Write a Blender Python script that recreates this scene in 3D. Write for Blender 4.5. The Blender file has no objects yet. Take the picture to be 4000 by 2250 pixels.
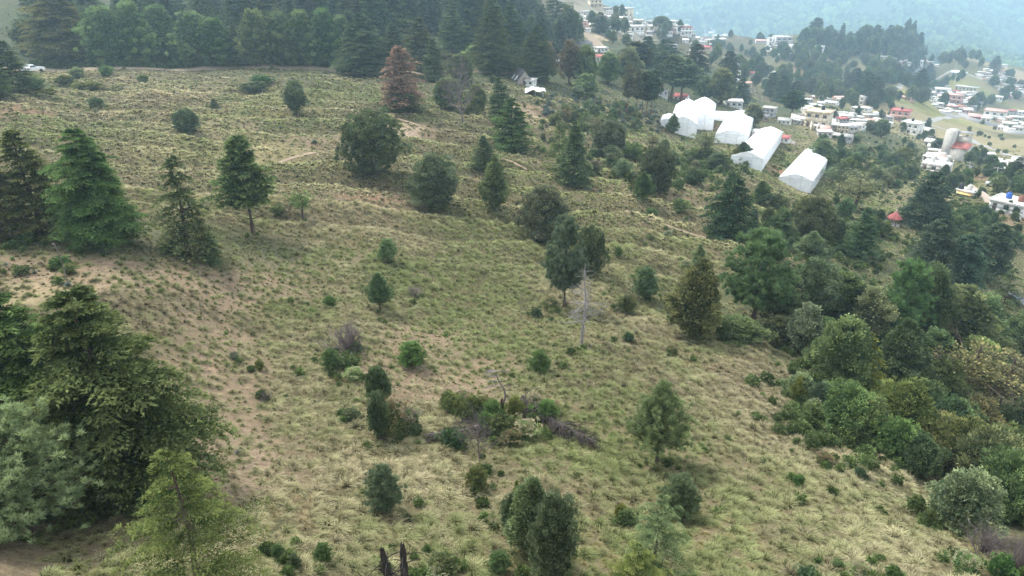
import bpy, bmesh, math, random
import numpy as np
from mathutils import Vector, Matrix
R = math.radians
rng = np.random.default_rng(7)
random.seed(7)
C = bpy.context.scene.collection
scene = bpy.context.scene

# ------------------------------------------------------------------ camera
CAMZ, PITCH, FPX = 60.0, 25.5, 1773.0        # height, look-down angle, focal length in 2576-px units
cam = bpy.data.cameras.new('drone_camera')
cam_o = bpy.data.objects.new('drone_camera', cam); C.objects.link(cam_o)
cam.sensor_width = 36; cam.lens = 36 * FPX / 2576
cam.clip_start = 0.5; cam.clip_end = 9000
cam_o.location = (0, 0, CAMZ); cam_o.rotation_euler = (R(90 - PITCH), 0, 0)
scene.camera = cam_o

# ------------------------------------------------------------------ sky, sun, exposure
world = bpy.data.worlds.new('World'); scene.world = world; world.use_nodes = True
wn = world.node_tree.nodes; wl = world.node_tree.links
sky = wn.new('ShaderNodeTexSky'); sky.sky_type = 'NISHITA'; sky.sun_disc = False
SUN_EL, SUN_AZ = 54, -48                       # sun up left and ahead, behind thin cloud
sky.sun_elevation = R(SUN_EL); sky.sun_rotation = R(SUN_AZ)
sky.air_density = 1.0; sky.dust_density = 3.0; sky.ozone_density = 1.0; sky.altitude = 2600
veil = wn.new('ShaderNodeMix'); veil.data_type = 'RGBA'; veil.inputs[0].default_value = .72      # thin white cloud over the blue
veil.inputs[7].default_value = (6.3, 6.0, 5.7, 1); wl.new(sky.outputs[0], veil.inputs[6])
wl.new(veil.outputs[2], wn['Background'].inputs[0]); wn['Background'].inputs[1].default_value = 0.095
sun = bpy.data.lights.new('sun', 'SUN'); sun.energy = 1.5; sun.angle = R(8); sun.color = (1, .955, .89)
sun_o = bpy.data.objects.new('sun', sun); C.objects.link(sun_o)
sun_o.rotation_euler = (R(90 - SUN_EL), 0, R(-SUN_AZ) + math.pi)
scene.view_settings.view_transform = 'Standard'; scene.view_settings.look = 'None'
scene.view_settings.gamma = 1; scene.view_settings.use_curve_mapping = False
scene.view_settings.exposure = 2.12
cy = scene.cycles
scene.render.engine = 'CYCLES'
cy.max_bounces = 6; cy.diffuse_bounces = 3; cy.glossy_bounces = 2; cy.transmission_bounces = 2
cy.transparent_max_bounces = 6; cy.volume_bounces = 3
cy.use_denoising = True
try: cy.denoiser = 'OPENIMAGEDENOISE'
except Exception: pass
cy.sample_clamp_indirect = 4
cy.use_adaptive_sampling = True; cy.adaptive_threshold = 0.012

# ------------------------------------------------------------------ small tools
def ray(px, py):
    """unit direction in the world of the sight line through a pixel of the 2576 x 1449 photograph"""
    x = (px - 1288) / FPX; y = (724.5 - py) / FPX
    p = R(PITCH)
    d = np.array([x, math.cos(p) + y * math.sin(p), -math.sin(p) + y * math.cos(p)])
    return d / np.linalg.norm(d)

# measured ground points: photo x, photo y, distance in metres from the camera
GP = [(-300,1449,33),(0,1449,32),(400,1449,31),(800,1449,31.5),(1200,1449,33),(1600,1449,34),(2000,1449,35.5),(2350,1449,38),(2576,1449,41),(2900,1449,44),
 (1288,1750,27),(400,1750,26),(2300,1750,29),
 (150,1260,42),(-300,1100,47),(500,1200,42),(800,1200,42),(1200,1200,43),(1600,1200,45),(2000,1200,48),(2300,1230,53),(2576,1280,62),(2900,1300,72),
 (0,950,54),(500,950,53),(900,950,54),(1300,950,56),(1600,900,60),(1900,880,70),(2100,950,72),(2250,1040,68),(2450,1150,70),(2576,1150,84),(2900,1150,100),
 (0,750,63),(300,760,60),(600,800,63),(1000,780,68),(1400,760,73),(1700,760,80),(1950,800,84),(2150,880,86),(2350,950,92),(2576,930,118),(2900,950,140),
 (-300,640,74),(0,640,72),(300,640,70),(520,670,71),(800,640,80),(1100,640,85),(1400,620,92),(1700,640,97),(1900,650,101),(2100,700,105),(2300,750,115),(2576,770,150),(2900,800,175),
 (0,560,84),(300,580,81),(640,585,84),(1000,520,98),(1300,520,105),(1600,500,115),(1850,540,122),(2050,600,124),(2250,600,146),(2420,650,150),(2576,620,182),(2900,640,215),
 (0,440,104),(400,440,105),(800,430,110),(1100,400,120),(1400,420,128),(1650,440,136),(1850,440,150),(2000,470,168),(2150,500,176),(2300,500,196),(2450,500,215),(2576,500,215),(2900,520,245),
 (-300,330,130),(0,320,130),(400,320,132),(800,320,136),(1150,300,150),(1400,310,164),(1600,330,178),(1750,345,205),(1850,360,200),(2000,385,215),(2150,400,240),(2350,440,255),(2576,440,270),
 (0,240,162),(400,240,160),(800,240,160),(1100,235,176),(1400,240,196),(1600,265,215),(1800,285,250),(1950,310,262),(2100,320,285),(2300,370,315),(2576,390,345),(2900,400,380),
 (-300,185,205),(80,181,214),(400,183,202),(800,182,192),(1000,190,190),(1200,195,200),(1320,205,206),(1500,200,238),(1700,215,285),(1900,245,340),(2100,265,370),(2300,300,400),(2450,320,430),(2576,320,470),
 (-300,165,225),(80,165,228),(500,165,216),(900,168,208),(1150,165,226),(1350,150,262),
 (-300,60,285),(50,45,280),(400,60,290),(800,60,290),(1100,60,290),(1330,85,330),(1450,90,350),(1600,80,410),(1750,105,470),(1900,150,470),(2100,180,480),(2300,215,490),(2450,250,520),(2576,260,560),(2900,260,620),
 (400,-60,380),(1000,-60,390),(-300,-80,400),(1350,10,390),(1480,15,430),(1560,35,480),(1700,66,540),(1850,76,580),(2000,74,600),(2100,95,600),(2200,95,600),(2300,120,610),(2400,150,620),(2500,160,690),(2576,170,760),(2900,190,850)]
BEHIND = [(150,860,-25),(200,1050,-60),(110,1000,-30),(230,1300,-60),(60,900,0),(20,700,20),(330,1040,-60),(450,1020,-70),(570,980,-80),(-40,520,66),(-250,560,75),(120,560,38),(230,700,-25),(-500,700,90),(60,640,30),(420,760,-75)]   # hidden valley behind the ridge: x, y, z
FAR = [(1300,30,1250),(1500,20,1250),(1700,55,1150),(1900,70,1120),(2100,60,1120),(2300,80,1150),(2576,130,1200),(2900,150,1250),
 (1300,-60,1500),(1700,-40,1450),(2100,-30,1450),(2576,-20,1500),(2900,-10,1600),(1300,-200,2000),(1700,-200,1950),(2100,-200,1950),(2576,-200,2000),(700,-150,1500),(100,-150,1500),(-400,-150,1500)]
pts = [np.array([0, 0, CAMZ]) + ray(x, y) * d * (1 + .5 * min(1, max(0, (d - 270) / 300)) * min(1, max(0, (x - 1250) / 300))) for x, y, d in GP + [(a, b, c * 1.5) for a, b, c in FAR]]
pts += [np.array([0, 0, CAMZ]) + ray(x, y) * d for x, y, d in [(1690,122,440),(1650,112,430),(1740,150,420),(1690,88,560),(1640,64,620),(1740,82,660),(1600,100,470),(1780,120,520)]]
pts += [np.array(p, float) for p in BEHIND]
pts += [np.array(p, float) for p in [(0,2,40),(-8,0,41),(8,0,39),(0,-10,44),(-60,-10,44),(60,-10,22),(0,-100,66),(-150,-50,60),(150,-50,-10),(-200,60,52),(160,60,-18),(0,-400,110),(-500,0,70),(500,0,-70),(600,500,-80),(1300,300,60),(-900,800,120),(-1500,0,150),(0,-1500,200),(1800,0,100)]]
pts = np.array(pts)
def uv_(x, y):
    r = np.sqrt(x * x + y * y) + 3.0
    return np.stack([np.log(r) * 1.0 * (x / r), np.log(r) * (y / r)], -1) * 3
U = uv_(pts[:, 0], pts[:, 1]); Z = pts[:, 2]
def phi(r2): return 0.5 * r2 * np.log(r2 + 1e-9)
def fit(U, Z, lam=0.004):
    n = len(U); d2 = ((U[:, None] - U[None]) ** 2).sum(-1)
    A = np.zeros((n + 3, n + 3)); A[:n, :n] = phi(d2) + lam * np.eye(n)
    P = np.c_[np.ones(n), U]; A[:n, n:] = P; A[n:, :n] = P.T
    return np.linalg.solve(A, np.r_[Z, 0, 0, 0])
W_ = fit(U, Z)
def vnoise(x, y, s, seed=0):
    """smooth value noise, -1..1"""
    x = x / s + seed * 17.31; y = y / s - seed * 9.7
    xi = np.floor(x); yi = np.floor(y); fx = x - xi; fy = y - yi
    fx = fx * fx * (3 - 2 * fx); fy = fy * fy * (3 - 2 * fy)
    def h(a, b): 
        v = np.sin(a * 127.1 + b * 311.7 + seed * 74.7) * 43758.5453
        return (v - np.floor(v)) * 2 - 1
    return (h(xi, yi) * (1 - fx) + h(xi + 1, yi) * fx) * (1 - fy) + (h(xi, yi + 1) * (1 - fx) + h(xi + 1, yi + 1) * fx) * fy
def zbase(x, y):
    x = np.atleast_1d(np.asarray(x, float)); y = np.atleast_1d(np.asarray(y, float))
    out = np.empty(x.shape); xs = x.ravel(); ys = y.ravel(); o = out.ravel()
    for i in range(0, len(xs), 20000):
        u = uv_(xs[i:i+20000], ys[i:i+20000])
        d2 = ((u[:, None] - U[None]) ** 2).sum(-1)
        o[i:i+20000] = phi(d2) @ W_[:-3] + W_[-3] + u @ W_[-2:]
    out = o.reshape(x.shape); r = np.hypot(x, y)
    # the village saddle: its crest line, with nothing higher behind it
    sx = np.array([1480, 1540, 1580, 1640, 1700, 1850, 2000, 2080]); sy = np.array([2, 20, 38, 58, 68, 75, 74, 74])
    sl = []; ta = []
    for a, b in zip(sx, sy): d = ray(a, b); sl.append(d[2] / math.hypot(d[0], d[1])); ta.append(d[0] / d[1])
    t = x / np.maximum(y, 1); cap = CAMZ + r * np.interp(t, ta, sl); m = (t > ta[0]) & (t < ta[-1]) & (y > 0) & (r > 400) & (r < 1700)
    cap = cap - np.clip((r - 760) / 500, 0, 1) * 60
    return np.where(m, np.minimum(out, cap), out)
def terr(x, y):
    """old field terraces across the meadow"""
    r = np.hypot(x, y); ph = (y * (1 - .0 * x) - .16 * x + 5 * vnoise(x, y, 38, 31) + 1.2 * vnoise(x, y, 9, 32) + .0035 * np.clip(x, 0, 60) ** 2) / 8.5
    s = ph - np.floor(ph); w = np.clip((r - 72) / 20, 0, 1) * np.clip((205 - r) / 25, 0, 1) * np.clip((52 - x) / 20, 0, 1)
    return (np.minimum(s / .78, (1 - s) / .22) * 2 - 1) * w
def relief(x, y):
    r = np.sqrt(x * x + y * y)
    n = .35 * vnoise(x, y, 11, 1) + .16 * vnoise(x, y, 4.3, 2) + .05 * vnoise(x, y, 1.3, 3)
    far = np.clip((r - 1300) / 400, 0, 1)
    return n * np.clip(r / 50, .5, 1.6) + far * (50 * vnoise(x, y, 430, 4) + 22 * vnoise(x, y, 180, 5)) + terr(x, y) * .7
def zsurf(x, y): return zbase(x, y) + relief(np.atleast_1d(np.asarray(x, float)), np.atleast_1d(np.asarray(y, float)))

# the ground as one sheet: rings round the drone, fine inside the field of view
az = np.concatenate([np.arange(-180, -50, 5), np.arange(-50, 50, .22), np.arange(50, 180, 5)])
rad = [2.0]
while rad[-1] < 6600: rad.append(rad[-1] * 1.0125 + .02)
rad = np.array(rad)
AZ, RD = np.meshgrid(np.radians(az), rad)
GX, GY = np.sin(AZ) * RD, np.cos(AZ) * RD
GZ = zsurf(GX, GY)
NR, NA = GX.shape
def ground(x, y):
    """height of the ground sheet itself at x, y (bilinear in the ring grid)"""
    x = np.asarray(x, float); y = np.asarray(y, float)
    r = np.clip(np.hypot(x, y), rad[0], rad[-2]); a = np.degrees(np.arctan2(x, y))
    i = np.clip(np.searchsorted(rad, r) - 1, 0, NR - 2); j = np.clip(np.searchsorted(az, a) - 1, 0, NA - 2)
    fr = (r - rad[i]) / (rad[i + 1] - rad[i]); fa = np.clip((a - az[j]) / (az[j + 1] - az[j]), 0, 1)
    return (GZ[i, j] * (1 - fa) + GZ[i, j + 1] * fa) * (1 - fr) + (GZ[i + 1, j] * (1 - fa) + GZ[i + 1, j + 1] * fa) * fr
def spot(px, py, rmin=8.0):
    """the ground point seen at a photo pixel"""
    d = ray(px, py); t = rmin; h = math.hypot(d[0], d[1])
    ts = rmin * 1.006 ** np.arange(0, 1100)
    X = d[0] * ts; Y = d[1] * ts; Zr = CAMZ + d[2] * ts
    g = ground(X, Y); k = np.argmax(Zr < g)
    if not (Zr < g).any(): k = len(ts) - 1
    if k == 0: k = 1
    a, b = Zr[k-1] - g[k-1], Zr[k] - g[k]
    f = a / (a - b) if a != b else 1
    t = ts[k-1] + (ts[k] - ts[k-1]) * min(max(f, 0), 1)
    x, y = d[0] * t, d[1] * t
    return np.array([x, y, float(ground(x, y))])
def tall(p, py):
    """height over p at which a post's top reaches photo row py"""
    k = (724.5 - py) / FPX; s, c = math.sin(R(PITCH)), math.cos(R(PITCH)); dz = p[2] - CAMZ; Y = p[1]
    # (Y*s + (dz+h)*c) / (Y*c - (dz+h)*s) = k
    q = (k * Y * c - Y * s) / (c + k * s)
    return q - dz
def width_at(p, wpx): 
    dep = p[1] * math.cos(R(PITCH)) - (p[2] - CAMZ) * math.sin(R(PITCH))
    return wpx * dep / FPX

# ------------------------------------------------------------------ materials
def mat(name, col=(.5, .5, .5), rough=.8, build=None, spec=.25):
    m = bpy.data.materials.new(name); m.use_nodes = True
    nt = m.node_tree; b = nt.nodes['Principled BSDF']
    b.inputs['Base Color'].default_value = (*col, 1); b.inputs['Roughness'].default_value = rough
    b.inputs['Specular IOR Level'].default_value = spec
    if build: build(nt, b)
    return m
def N(nt, t, **kw):
    n = nt.nodes.new(t)
    for k, v in kw.items():
        if k.startswith('in_'): n.inputs[int(k[3:])].default_value = v
        else: setattr(n, k, v)
    return n
def ramp(nt, fac, stops):
    r = nt.nodes.new('ShaderNodeValToRGB'); e = r.color_ramp.elements
    while len(e) < len(stops): e.new(.5)
    for el, (p, c) in zip(e, stops): el.position = p; el.color = (*c, 1)
    if fac is not None: nt.links.new(fac, r.inputs[0])
    return r.outputs[0]
def mixc(nt, f, a, b, mode='MIX'):
    m = nt.nodes.new('ShaderNodeMix'); m.data_type = 'RGBA'; m.blend_type = mode; m.clamp_factor = True
    for s, v in ((m.inputs[0], f), (m.inputs[6], a), (m.inputs[7], b)):
        if isinstance(v, (int, float)): s.default_value = v
        elif isinstance(v, tuple): s.default_value = (*v, 1)
        else: nt.links.new(v, s)
    return m.outputs[2]
def noise(nt, scale, detail=3, vec=None, rough=.55):
    n = N(nt, 'ShaderNodeTexNoise'); n.inputs['Scale'].default_value = scale; n.inputs['Detail'].default_value = detail
    n.inputs['Roughness'].default_value = rough
    if vec is not None: nt.links.new(vec, n.inputs['Vector'])
    return n.outputs[0]
def leafmat(name, dark, light, trans=.28, instancer=False):
    """leaf blade colour: 'tone' of each leaf between a dark (old leaf, painted crown shade) and a young colour, times the plant's own tint"""
    m = bpy.data.materials.new(name); m.use_nodes = True; nt = m.node_tree; nt.nodes.clear()
    out = N(nt, 'ShaderNodeOutputMaterial')
    tone = N(nt, 'ShaderNodeAttribute', attribute_name='tone')
    c = mixc(nt, tone.outputs['Fac'], dark, light)
    if instancer:
        t = N(nt, 'ShaderNodeAttribute', attribute_name='tint', attribute_type='INSTANCER'); tc = t.outputs['Color']
    else:
        t = N(nt, 'ShaderNodeObjectInfo'); tc = t.outputs['Color']
    c = mixc(nt, 1.0, c, tc, 'MULTIPLY')
    d = N(nt, 'ShaderNodeBsdfDiffuse'); tr = N(nt, 'ShaderNodeBsdfTranslucent'); mx = N(nt, 'ShaderNodeMixShader', in_0=trans)
    nt.links.new(c, d.inputs[0]); nt.links.new(c, tr.inputs[0])
    nt.links.new(d.outputs[0], mx.inputs[1]); nt.links.new(tr.outputs[0], mx.inputs[2]); nt.links.new(mx.outputs[0], out.inputs[0])
    return m
def barkmat(name, a, b, scale=6):
    def f(nt, bs):
        tc = N(nt, 'ShaderNodeTexCoord'); mp = N(nt, 'ShaderNodeMapping'); mp.inputs['Scale'].default_value = (1, 1, .18)
        nt.links.new(tc.outputs['Object'], mp.inputs[0]); n = noise(nt, scale * 12, 4, mp.outputs[0])
        nt.links.new(ramp(nt, n, [(.3, a), (.7, b)]), bs.inputs['Base Color'])
        bp = N(nt, 'ShaderNodeBump', in_0=.6); nt.links.new(n, bp.inputs['Height']); nt.links.new(bp.outputs[0], bs.inputs['Normal'])
    return mat(name, a, .9, f)
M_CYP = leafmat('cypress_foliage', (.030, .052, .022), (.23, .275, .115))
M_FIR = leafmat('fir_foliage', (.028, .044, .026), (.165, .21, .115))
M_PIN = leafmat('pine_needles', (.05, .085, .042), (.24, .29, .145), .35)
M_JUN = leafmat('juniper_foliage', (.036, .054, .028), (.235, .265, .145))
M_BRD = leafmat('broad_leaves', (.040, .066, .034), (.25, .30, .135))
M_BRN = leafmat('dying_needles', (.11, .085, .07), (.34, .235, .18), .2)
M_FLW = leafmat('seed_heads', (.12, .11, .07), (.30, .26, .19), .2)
M_AGV = mat('agave_leaf', (.075, .105, .085), .6)
M_BARK = barkmat('bark', (.045, .032, .024), (.13, .095, .07))
M_BARKR = barkmat('red_bark', (.10, .050, .032), (.22, .12, .08))
M_CHAR = barkmat('charred_wood', (.008, .007, .007), (.05, .040, .035))
M_GREYW = barkmat('weathered_wood', (.15, .135, .13), (.34, .31, .30))
M_DEADW = barkmat('dead_branch_wood', (.03, .025, .022), (.08, .065, .058))
M_TWIG = barkmat('bare_twigs', (.10, .08, .08), (.20, .165, .16))

# ------------------------------------------------------------------ mesh building
class MB:
    def __init__(s): s.v = []; s.f = []; s.t = []; s.n = 0
    def add(s, V, F, tone=.5):
        V = np.asarray(V, float).reshape(-1, 3); F = np.asarray(F, int)
        s.v.append(V); s.f.append(F + s.n); s.n += len(V)
        s.t.append(np.broadcast_to(np.asarray(tone, float), (len(F),)).copy())
    def build(s, name, m, smooth=False):
        me = bpy.data.meshes.new(name)
        V = np.concatenate(s.v); nf = sum(len(f) for f in s.f)
        loops = np.concatenate([f.ravel() for f in s.f]).astype(np.int32)
        tot = np.concatenate([np.full(len(f), f.shape[1], np.int32) for f in s.f])
        st = np.r_[0, np.cumsum(tot)[:-1]].astype(np.int32)
        me.vertices.add(len(V)); me.vertices.foreach_set('co', V.astype(np.float32).ravel())
        me.loops.add(len(loops)); me.loops.foreach_set('vertex_index', loops)
        me.polygons.add(nf); me.polygons.foreach_set('loop_start', st); me.polygons.foreach_set('loop_total', tot)
        if smooth: me.polygons.foreach_set('use_smooth', np.ones(nf, bool))
        a = me.attributes.new('tone', 'FLOAT', 'FACE'); a.data.foreach_set('value', np.concatenate(s.t).astype(np.float32))
        me.update(calc_edges=True)
        me.materials.append(m)
        return me
def tris(P, D, L, Wd, Nrm, tone, mb):
    """slim leaf triangles: base P, direction D, length L, half-width Wd, flat side Nrm"""
    S = np.cross(D, Nrm); S /= np.linalg.norm(S, axis=1, keepdims=True) + 1e-9
    L = np.broadcast_to(L, (len(P),))[:, None]; Wd = np.broadcast_to(Wd, (len(P),))[:, None]
    V = np.stack([P - S * Wd, P + S * Wd, P + D * L], 1).reshape(-1, 3)
    mb.add(V, np.arange(len(P) * 3).reshape(-1, 3), tone)
def quads(P, D, L, Wd, Nrm, tone, mb):
    """leaf-shaped quads (diamonds)"""
    S = np.cross(D, Nrm); S /= np.linalg.norm(S, axis=1, keepdims=True) + 1e-9
    L = np.broadcast_to(L, (len(P),))[:, None]; Wd = np.broadcast_to(Wd, (len(P),))[:, None]
    V = np.stack([P, P + D * L * .5 - S * Wd, P + D * L, P + D * L * .5 + S * Wd], 1).reshape(-1, 3)
    mb.add(V, np.arange(len(P) * 4).reshape(-1, 4), tone)
def unit(a): return a / (np.linalg.norm(a, axis=-1, keepdims=True) + 1e-9)
def rnd(n): return unit(rng.normal(size=(n, 3)))
def tube(mb, P, r, k=6, cap=True, tone=.5):
    P = np.asarray(P, float); r = np.broadcast_to(r, (len(P),))
    T = unit(np.gradient(P, axis=0)); ref = np.array([.31, .9, .2]) if abs(T[0] @ [.31, .9, .2]) < .9 else np.array([1., 0, 0])
    A = unit(np.cross(T, ref)); B = np.cross(T, A)
    a = np.linspace(0, 2 * math.pi, k, endpoint=False)
    V = P[:, None] + r[:, None, None] * (A[:, None] * np.cos(a)[None, :, None] + B[:, None] * np.sin(a)[None, :, None])
    n = len(P); i, j = np.meshgrid(np.arange(n - 1), np.arange(k), indexing='ij')
    F = np.stack([i * k + j, i * k + (j + 1) % k, (i + 1) * k + (j + 1) % k, (i + 1) * k + j], -1).reshape(-1, 4)
    mb.add(V.reshape(-1, 3), F, tone)
    if cap:
        mb.add(np.r_[V[-1], [P[-1] + T[-1] * r[-1] * .3]], [[q, (q + 1) % k, k] for q in range(k)], tone)
        mb.add(np.r_[V[0], [P[0]]], [[(q + 1) % k, q, k] for q in range(k)], tone)
def trunk_mesh(name, h, r0, m, lean=.01, k=8, limbs=0, rootflare=1.5, lo=.3, hi=.9, ll=.2):
    mb = MB(); t = np.linspace(-.03, h, 12)
    P = np.stack([lean * np.sin(t * 7 + 1), lean * np.cos(t * 5), t], -1)
    r = r0 * (1 - .85 * np.clip(t / h, 0, 1)); r[:2] *= rootflare
    tube(mb, P, r, k)
    for q in range(limbs):
        s = lo + (hi - lo) * rng.random(); a = rng.random() * 6.28; b = P[min(11, int(s * 11))]
        L = ll * (1.15 - s) ; u = np.linspace(0, 1, 4)[:, None]
        tube(mb, b + u * np.array([math.cos(a) * L, math.sin(a) * L, L * .3]) + u ** 2 * [0, 0, L * .1], np.linspace(r0 * .3, r0 * .08, 4), 4)
    return mb.build(name, m, True)

def conifer(seed, m, w=.3, base=.03, layers=40, nb=9, droop=.35, up=.25, sprays=9, leaf=.03, slim=.30, prof=.85, gap=.2, top=1., skew=0, tw=4, ragged=.35, dark=0):
    """layered feathery crown of a cypress or fir, unit height"""
    global rng
    rng = np.random.default_rng(seed); mb = MB()
    phs = rng.random(4) * 6.28
    for l in range(layers):
        t = base + (top - base) * ((l + rng.random() * .6) / layers) ** .92
        f = max(0, (top - t) / (top - base)); Rm = w * (f ** prof) * (.55 + .45 * min(1, (t - base) / .12 + .3)) + .006
        n = max(3, int(nb * (.45 + .7 * f)))
        A = rng.random() * 6.28 + np.arange(n) * 6.283 / n + rng.normal(0, .25, n)
        keep = rng.random(n) > gap * .6
        for a in A[keep]:
            lob = 1 + .20 * math.sin(2 * a + phs[0] + t * 3) + .14 * math.sin(3 * a + phs[1] - t * 9)
            L = Rm * lob * (1 - ragged * rng.random() ** 1.5) * (1.25 if rng.random() < .1 else 1)
            u = np.linspace(.12, 1, max(3, int(sprays * (L / w) ** .6 + 2)))
            bz = t + L * (up * u - droop * u ** 2 * (1.1 + rng.random() * .4))
            P = np.stack([np.cos(a) * L * u, np.sin(a) * L * u + skew * u * L, bz], -1)
            out = np.array([math.cos(a), math.sin(a), 0.]); side = np.array([-math.sin(a), math.cos(a), 0.])
            tn0 = rng.normal(0, .13)
            for sgn_i in range(tw):
                ang = (sgn_i / (tw - 1) - .5) * 2.1 + rng.normal(0, .22, len(u))
                D = unit(out * np.cos(ang)[:, None] + side * np.sin(ang)[:, None] + np.array([0, 0, 1.]) * (up * .6 - droop * 1.3 * u[:, None] + rng.normal(0, .22, (len(u), 1))))
                Ln = leaf * (.7 + .7 * rng.random(len(u))) * (1.15 - .45 * u) * (.6 + .6 * f)
                Nn = unit(np.array([0, 0, 1.]) + .55 * rng.normal(size=(len(u), 3)))
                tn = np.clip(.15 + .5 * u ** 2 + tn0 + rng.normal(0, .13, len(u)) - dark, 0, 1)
                tris(P + rng.normal(0, leaf * .12, P.shape), D, Ln, Ln * slim, Nn, tn, mb)
                P2 = P + D * Ln[:, None] * .45; D2 = unit(D + .55 * rng.normal(size=D.shape) + [0, 0, -.25])
                tris(P2, D2, Ln * .75, Ln * slim * .7, unit(Nn + .5 * rng.normal(size=Nn.shape)), np.clip(tn + .12, 0, 1), mb)
    return mb
def frondtree(seed, w=.4, base=.03, layers=30, nb=10, droop=.25, up=.3, nu=10, leaf=.02, slim=.3, prof=.7, gap=.2, top=1., ragged=.35, side=.42, m4=4, sag=.3, twin=None, tip=.35):
    """boughs as flat leaf-shaped fronds, each with side sprays that hang a little at the edges"""
    global rng
    rng = np.random.default_rng(seed); mb = MB(); ph = rng.random(4) * 6.28; up_ = np.array([0, 0, 1.])
    axes = [(0., 0., top, w)] + ([twin] if twin else [])
    for ax, ay, tp, wm in axes:
        for l in range(int(layers * tp)):
            t = base + (tp - base) * ((l + rng.random()) / (layers * tp)) ** .95
            f = max(0, (tp - t) / (tp - base)); Rm = wm * (f ** prof) * (.6 + .4 * min(1, (t - base) / .15 + .2)) + .008
            n = max(3, int(nb * (.5 + .6 * f)))
            for a in rng.random() * 6.28 + np.arange(n) * 6.283 / n + rng.normal(0, .3, n):
                if rng.random() < gap: continue
                L = Rm * (1 + .18 * math.sin(2 * a + ph[0] + t * 4) + .12 * math.sin(3 * a + ph[1] - t * 9)) * (1 - ragged * rng.random() ** 1.4) * (1.3 if rng.random() < .08 else 1)
                out = np.array([math.cos(a), math.sin(a), 0.]); sd = np.array([-out[1], out[0], 0.]); dr = droop * (.7 + .7 * rng.random()); tn0 = rng.normal(0, .12)
                u = np.linspace(.22, 1, max(4, int(nu * (L / wm) ** .5 + 2)))
                u = np.clip(u + rng.normal(0, .02, len(u)), .1, 1.02); P = np.array([ax, ay, t]) + out * (L * u)[:, None] + up_ * (L * (up * u - dr * u ** 2))[:, None]
                k = m4; q = (np.arange(k) + .6) / k
                for s in (-1, 1, 0):
                    Ls = (side * L * (1.08 - u) ** .6 + leaf * .8) if s else np.full(len(u), leaf * 1.1)
                    D0 = unit(out * (.75 if s else 1) + sd * s * .85 + up_ * .12 + 0 * P) + rng.normal(0, .10, P.shape)
                    B = P[:, None] + D0[:, None] * (Ls[:, None] * q[None])[..., None] - up_ * (sag * Ls[:, None] * q[None] ** 2)[..., None]
                    B = B.reshape(-1, 3) + rng.normal(0, leaf * .16, (len(u) * k, 3)); nB = len(B)
                    D = unit(np.repeat(D0, k, 0) + .5 * rng.normal(size=(nB, 3)) + [0, 0, -.12]); Ln = leaf * (.75 + .6 * rng.random(nB))
                    tn = np.clip(-.05 + tip * np.repeat(u, k) ** 2 + .38 * np.tile(q, len(u)) + tn0 + rng.normal(0, .12, nB), 0, 1)  # young tips lighter; crown shade put into the tone of inner boughs
                    tris(B, D, Ln, Ln * slim, unit(up_ + .6 * rng.normal(size=(nB, 3))), tn, mb)
    return mb
def lumpy(n, seed, W, H0, H1, lobes, taper=0., lump=.25):
    """n points on a lumpy egg; returns points, outward normals"""
    d = rnd(n); ph = rng.random((lobes, 3)) * 2 - 1; ph = unit(ph)
    ph2 = rnd(lobes * 4); amp = 1 - lump + lump * 1.35 * np.max(np.exp(((d @ ph.T) - 1) * 9), axis=1) + lump * .42 * np.max(np.exp(((d @ ph2.T) - 1) * 40), axis=1) + np.where(rng.random(n) < .06, .12, 0)
    zc = (H0 + H1) / 2; hz = (H1 - H0) / 2
    z = d[:, 2] * hz * (.92 + .08 * amp) + zc
    tp = 1 - taper * np.clip((z - H0) / (H1 - H0), 0, 1)
    P = np.stack([d[:, 0] * W * amp * tp, d[:, 1] * W * amp * tp, z], -1)
    return P, unit(np.stack([d[:, 0], d[:, 1], d[:, 2] * .8 + .15], -1)), amp
def clumpy(seed, W=.4, H0=.02, H1=1., clumps=230, leaves=46, cr=.05, leaf=.020, slim=.35, lobes=9, taper=.35, needle=False, fill=1500, lump=.42, shell=.2, up=.25, tonev=.22):
    """crown of leaf clumps: junipers, oaks, laurels, shrubs, unit height"""
    global rng
    rng = np.random.default_rng(seed); mb = MB()
    P, Nn, amp = lumpy(clumps, seed, W, H0, H1, lobes, taper, lump)
    cen = np.array([0, 0, (H0 + H1) * .5])
    sh = 1 - shell * rng.random((clumps, 1)) ** .8 * 1.6
    P = cen + (P - cen) * sh
    tn = rng.normal(.42, tonev, clumps) + .15 * (amp - .8)
    size = cr * (.65 + .8 * rng.random(clumps))
    for c in range(clumps):
        n = int(leaves * (.7 + .6 * rng.random()))
        q = rnd(n); q[:, 2] *= .75
        hemi = q @ Nn[c]; q = q + Nn[c] * np.where(hemi < -.2, .9, 0)[:, None]
        rr = size[c] * rng.random((n, 1)) ** .45
        B = P[c] + q * rr * (.55 if needle else 1)
        D = unit(q + Nn[c] * .7 + [0, 0, up] + .35 * rng.normal(size=(n, 3)))
        nn = unit(Nn[c] + .8 * rng.normal(size=(n, 3)))
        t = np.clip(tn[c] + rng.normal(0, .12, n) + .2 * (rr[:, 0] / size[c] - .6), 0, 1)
        L = leaf * (.7 + .6 * rng.random(n))
        (tris if needle else quads)(B, D, L, L * slim, nn, t, mb)
    if fill:
        d = rnd(fill) * (rng.random((fill, 1)) ** .4) * .78
        tp = 1 - taper * np.clip((d[:, 2:] + 1) / 2, 0, 1)
        B = cen + d * np.array([W, W, (H1 - H0) / 2]) * np.c_[tp, tp, np.ones_like(tp)]
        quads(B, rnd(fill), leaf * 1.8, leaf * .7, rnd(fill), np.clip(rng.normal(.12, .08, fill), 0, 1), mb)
    return mb
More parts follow.
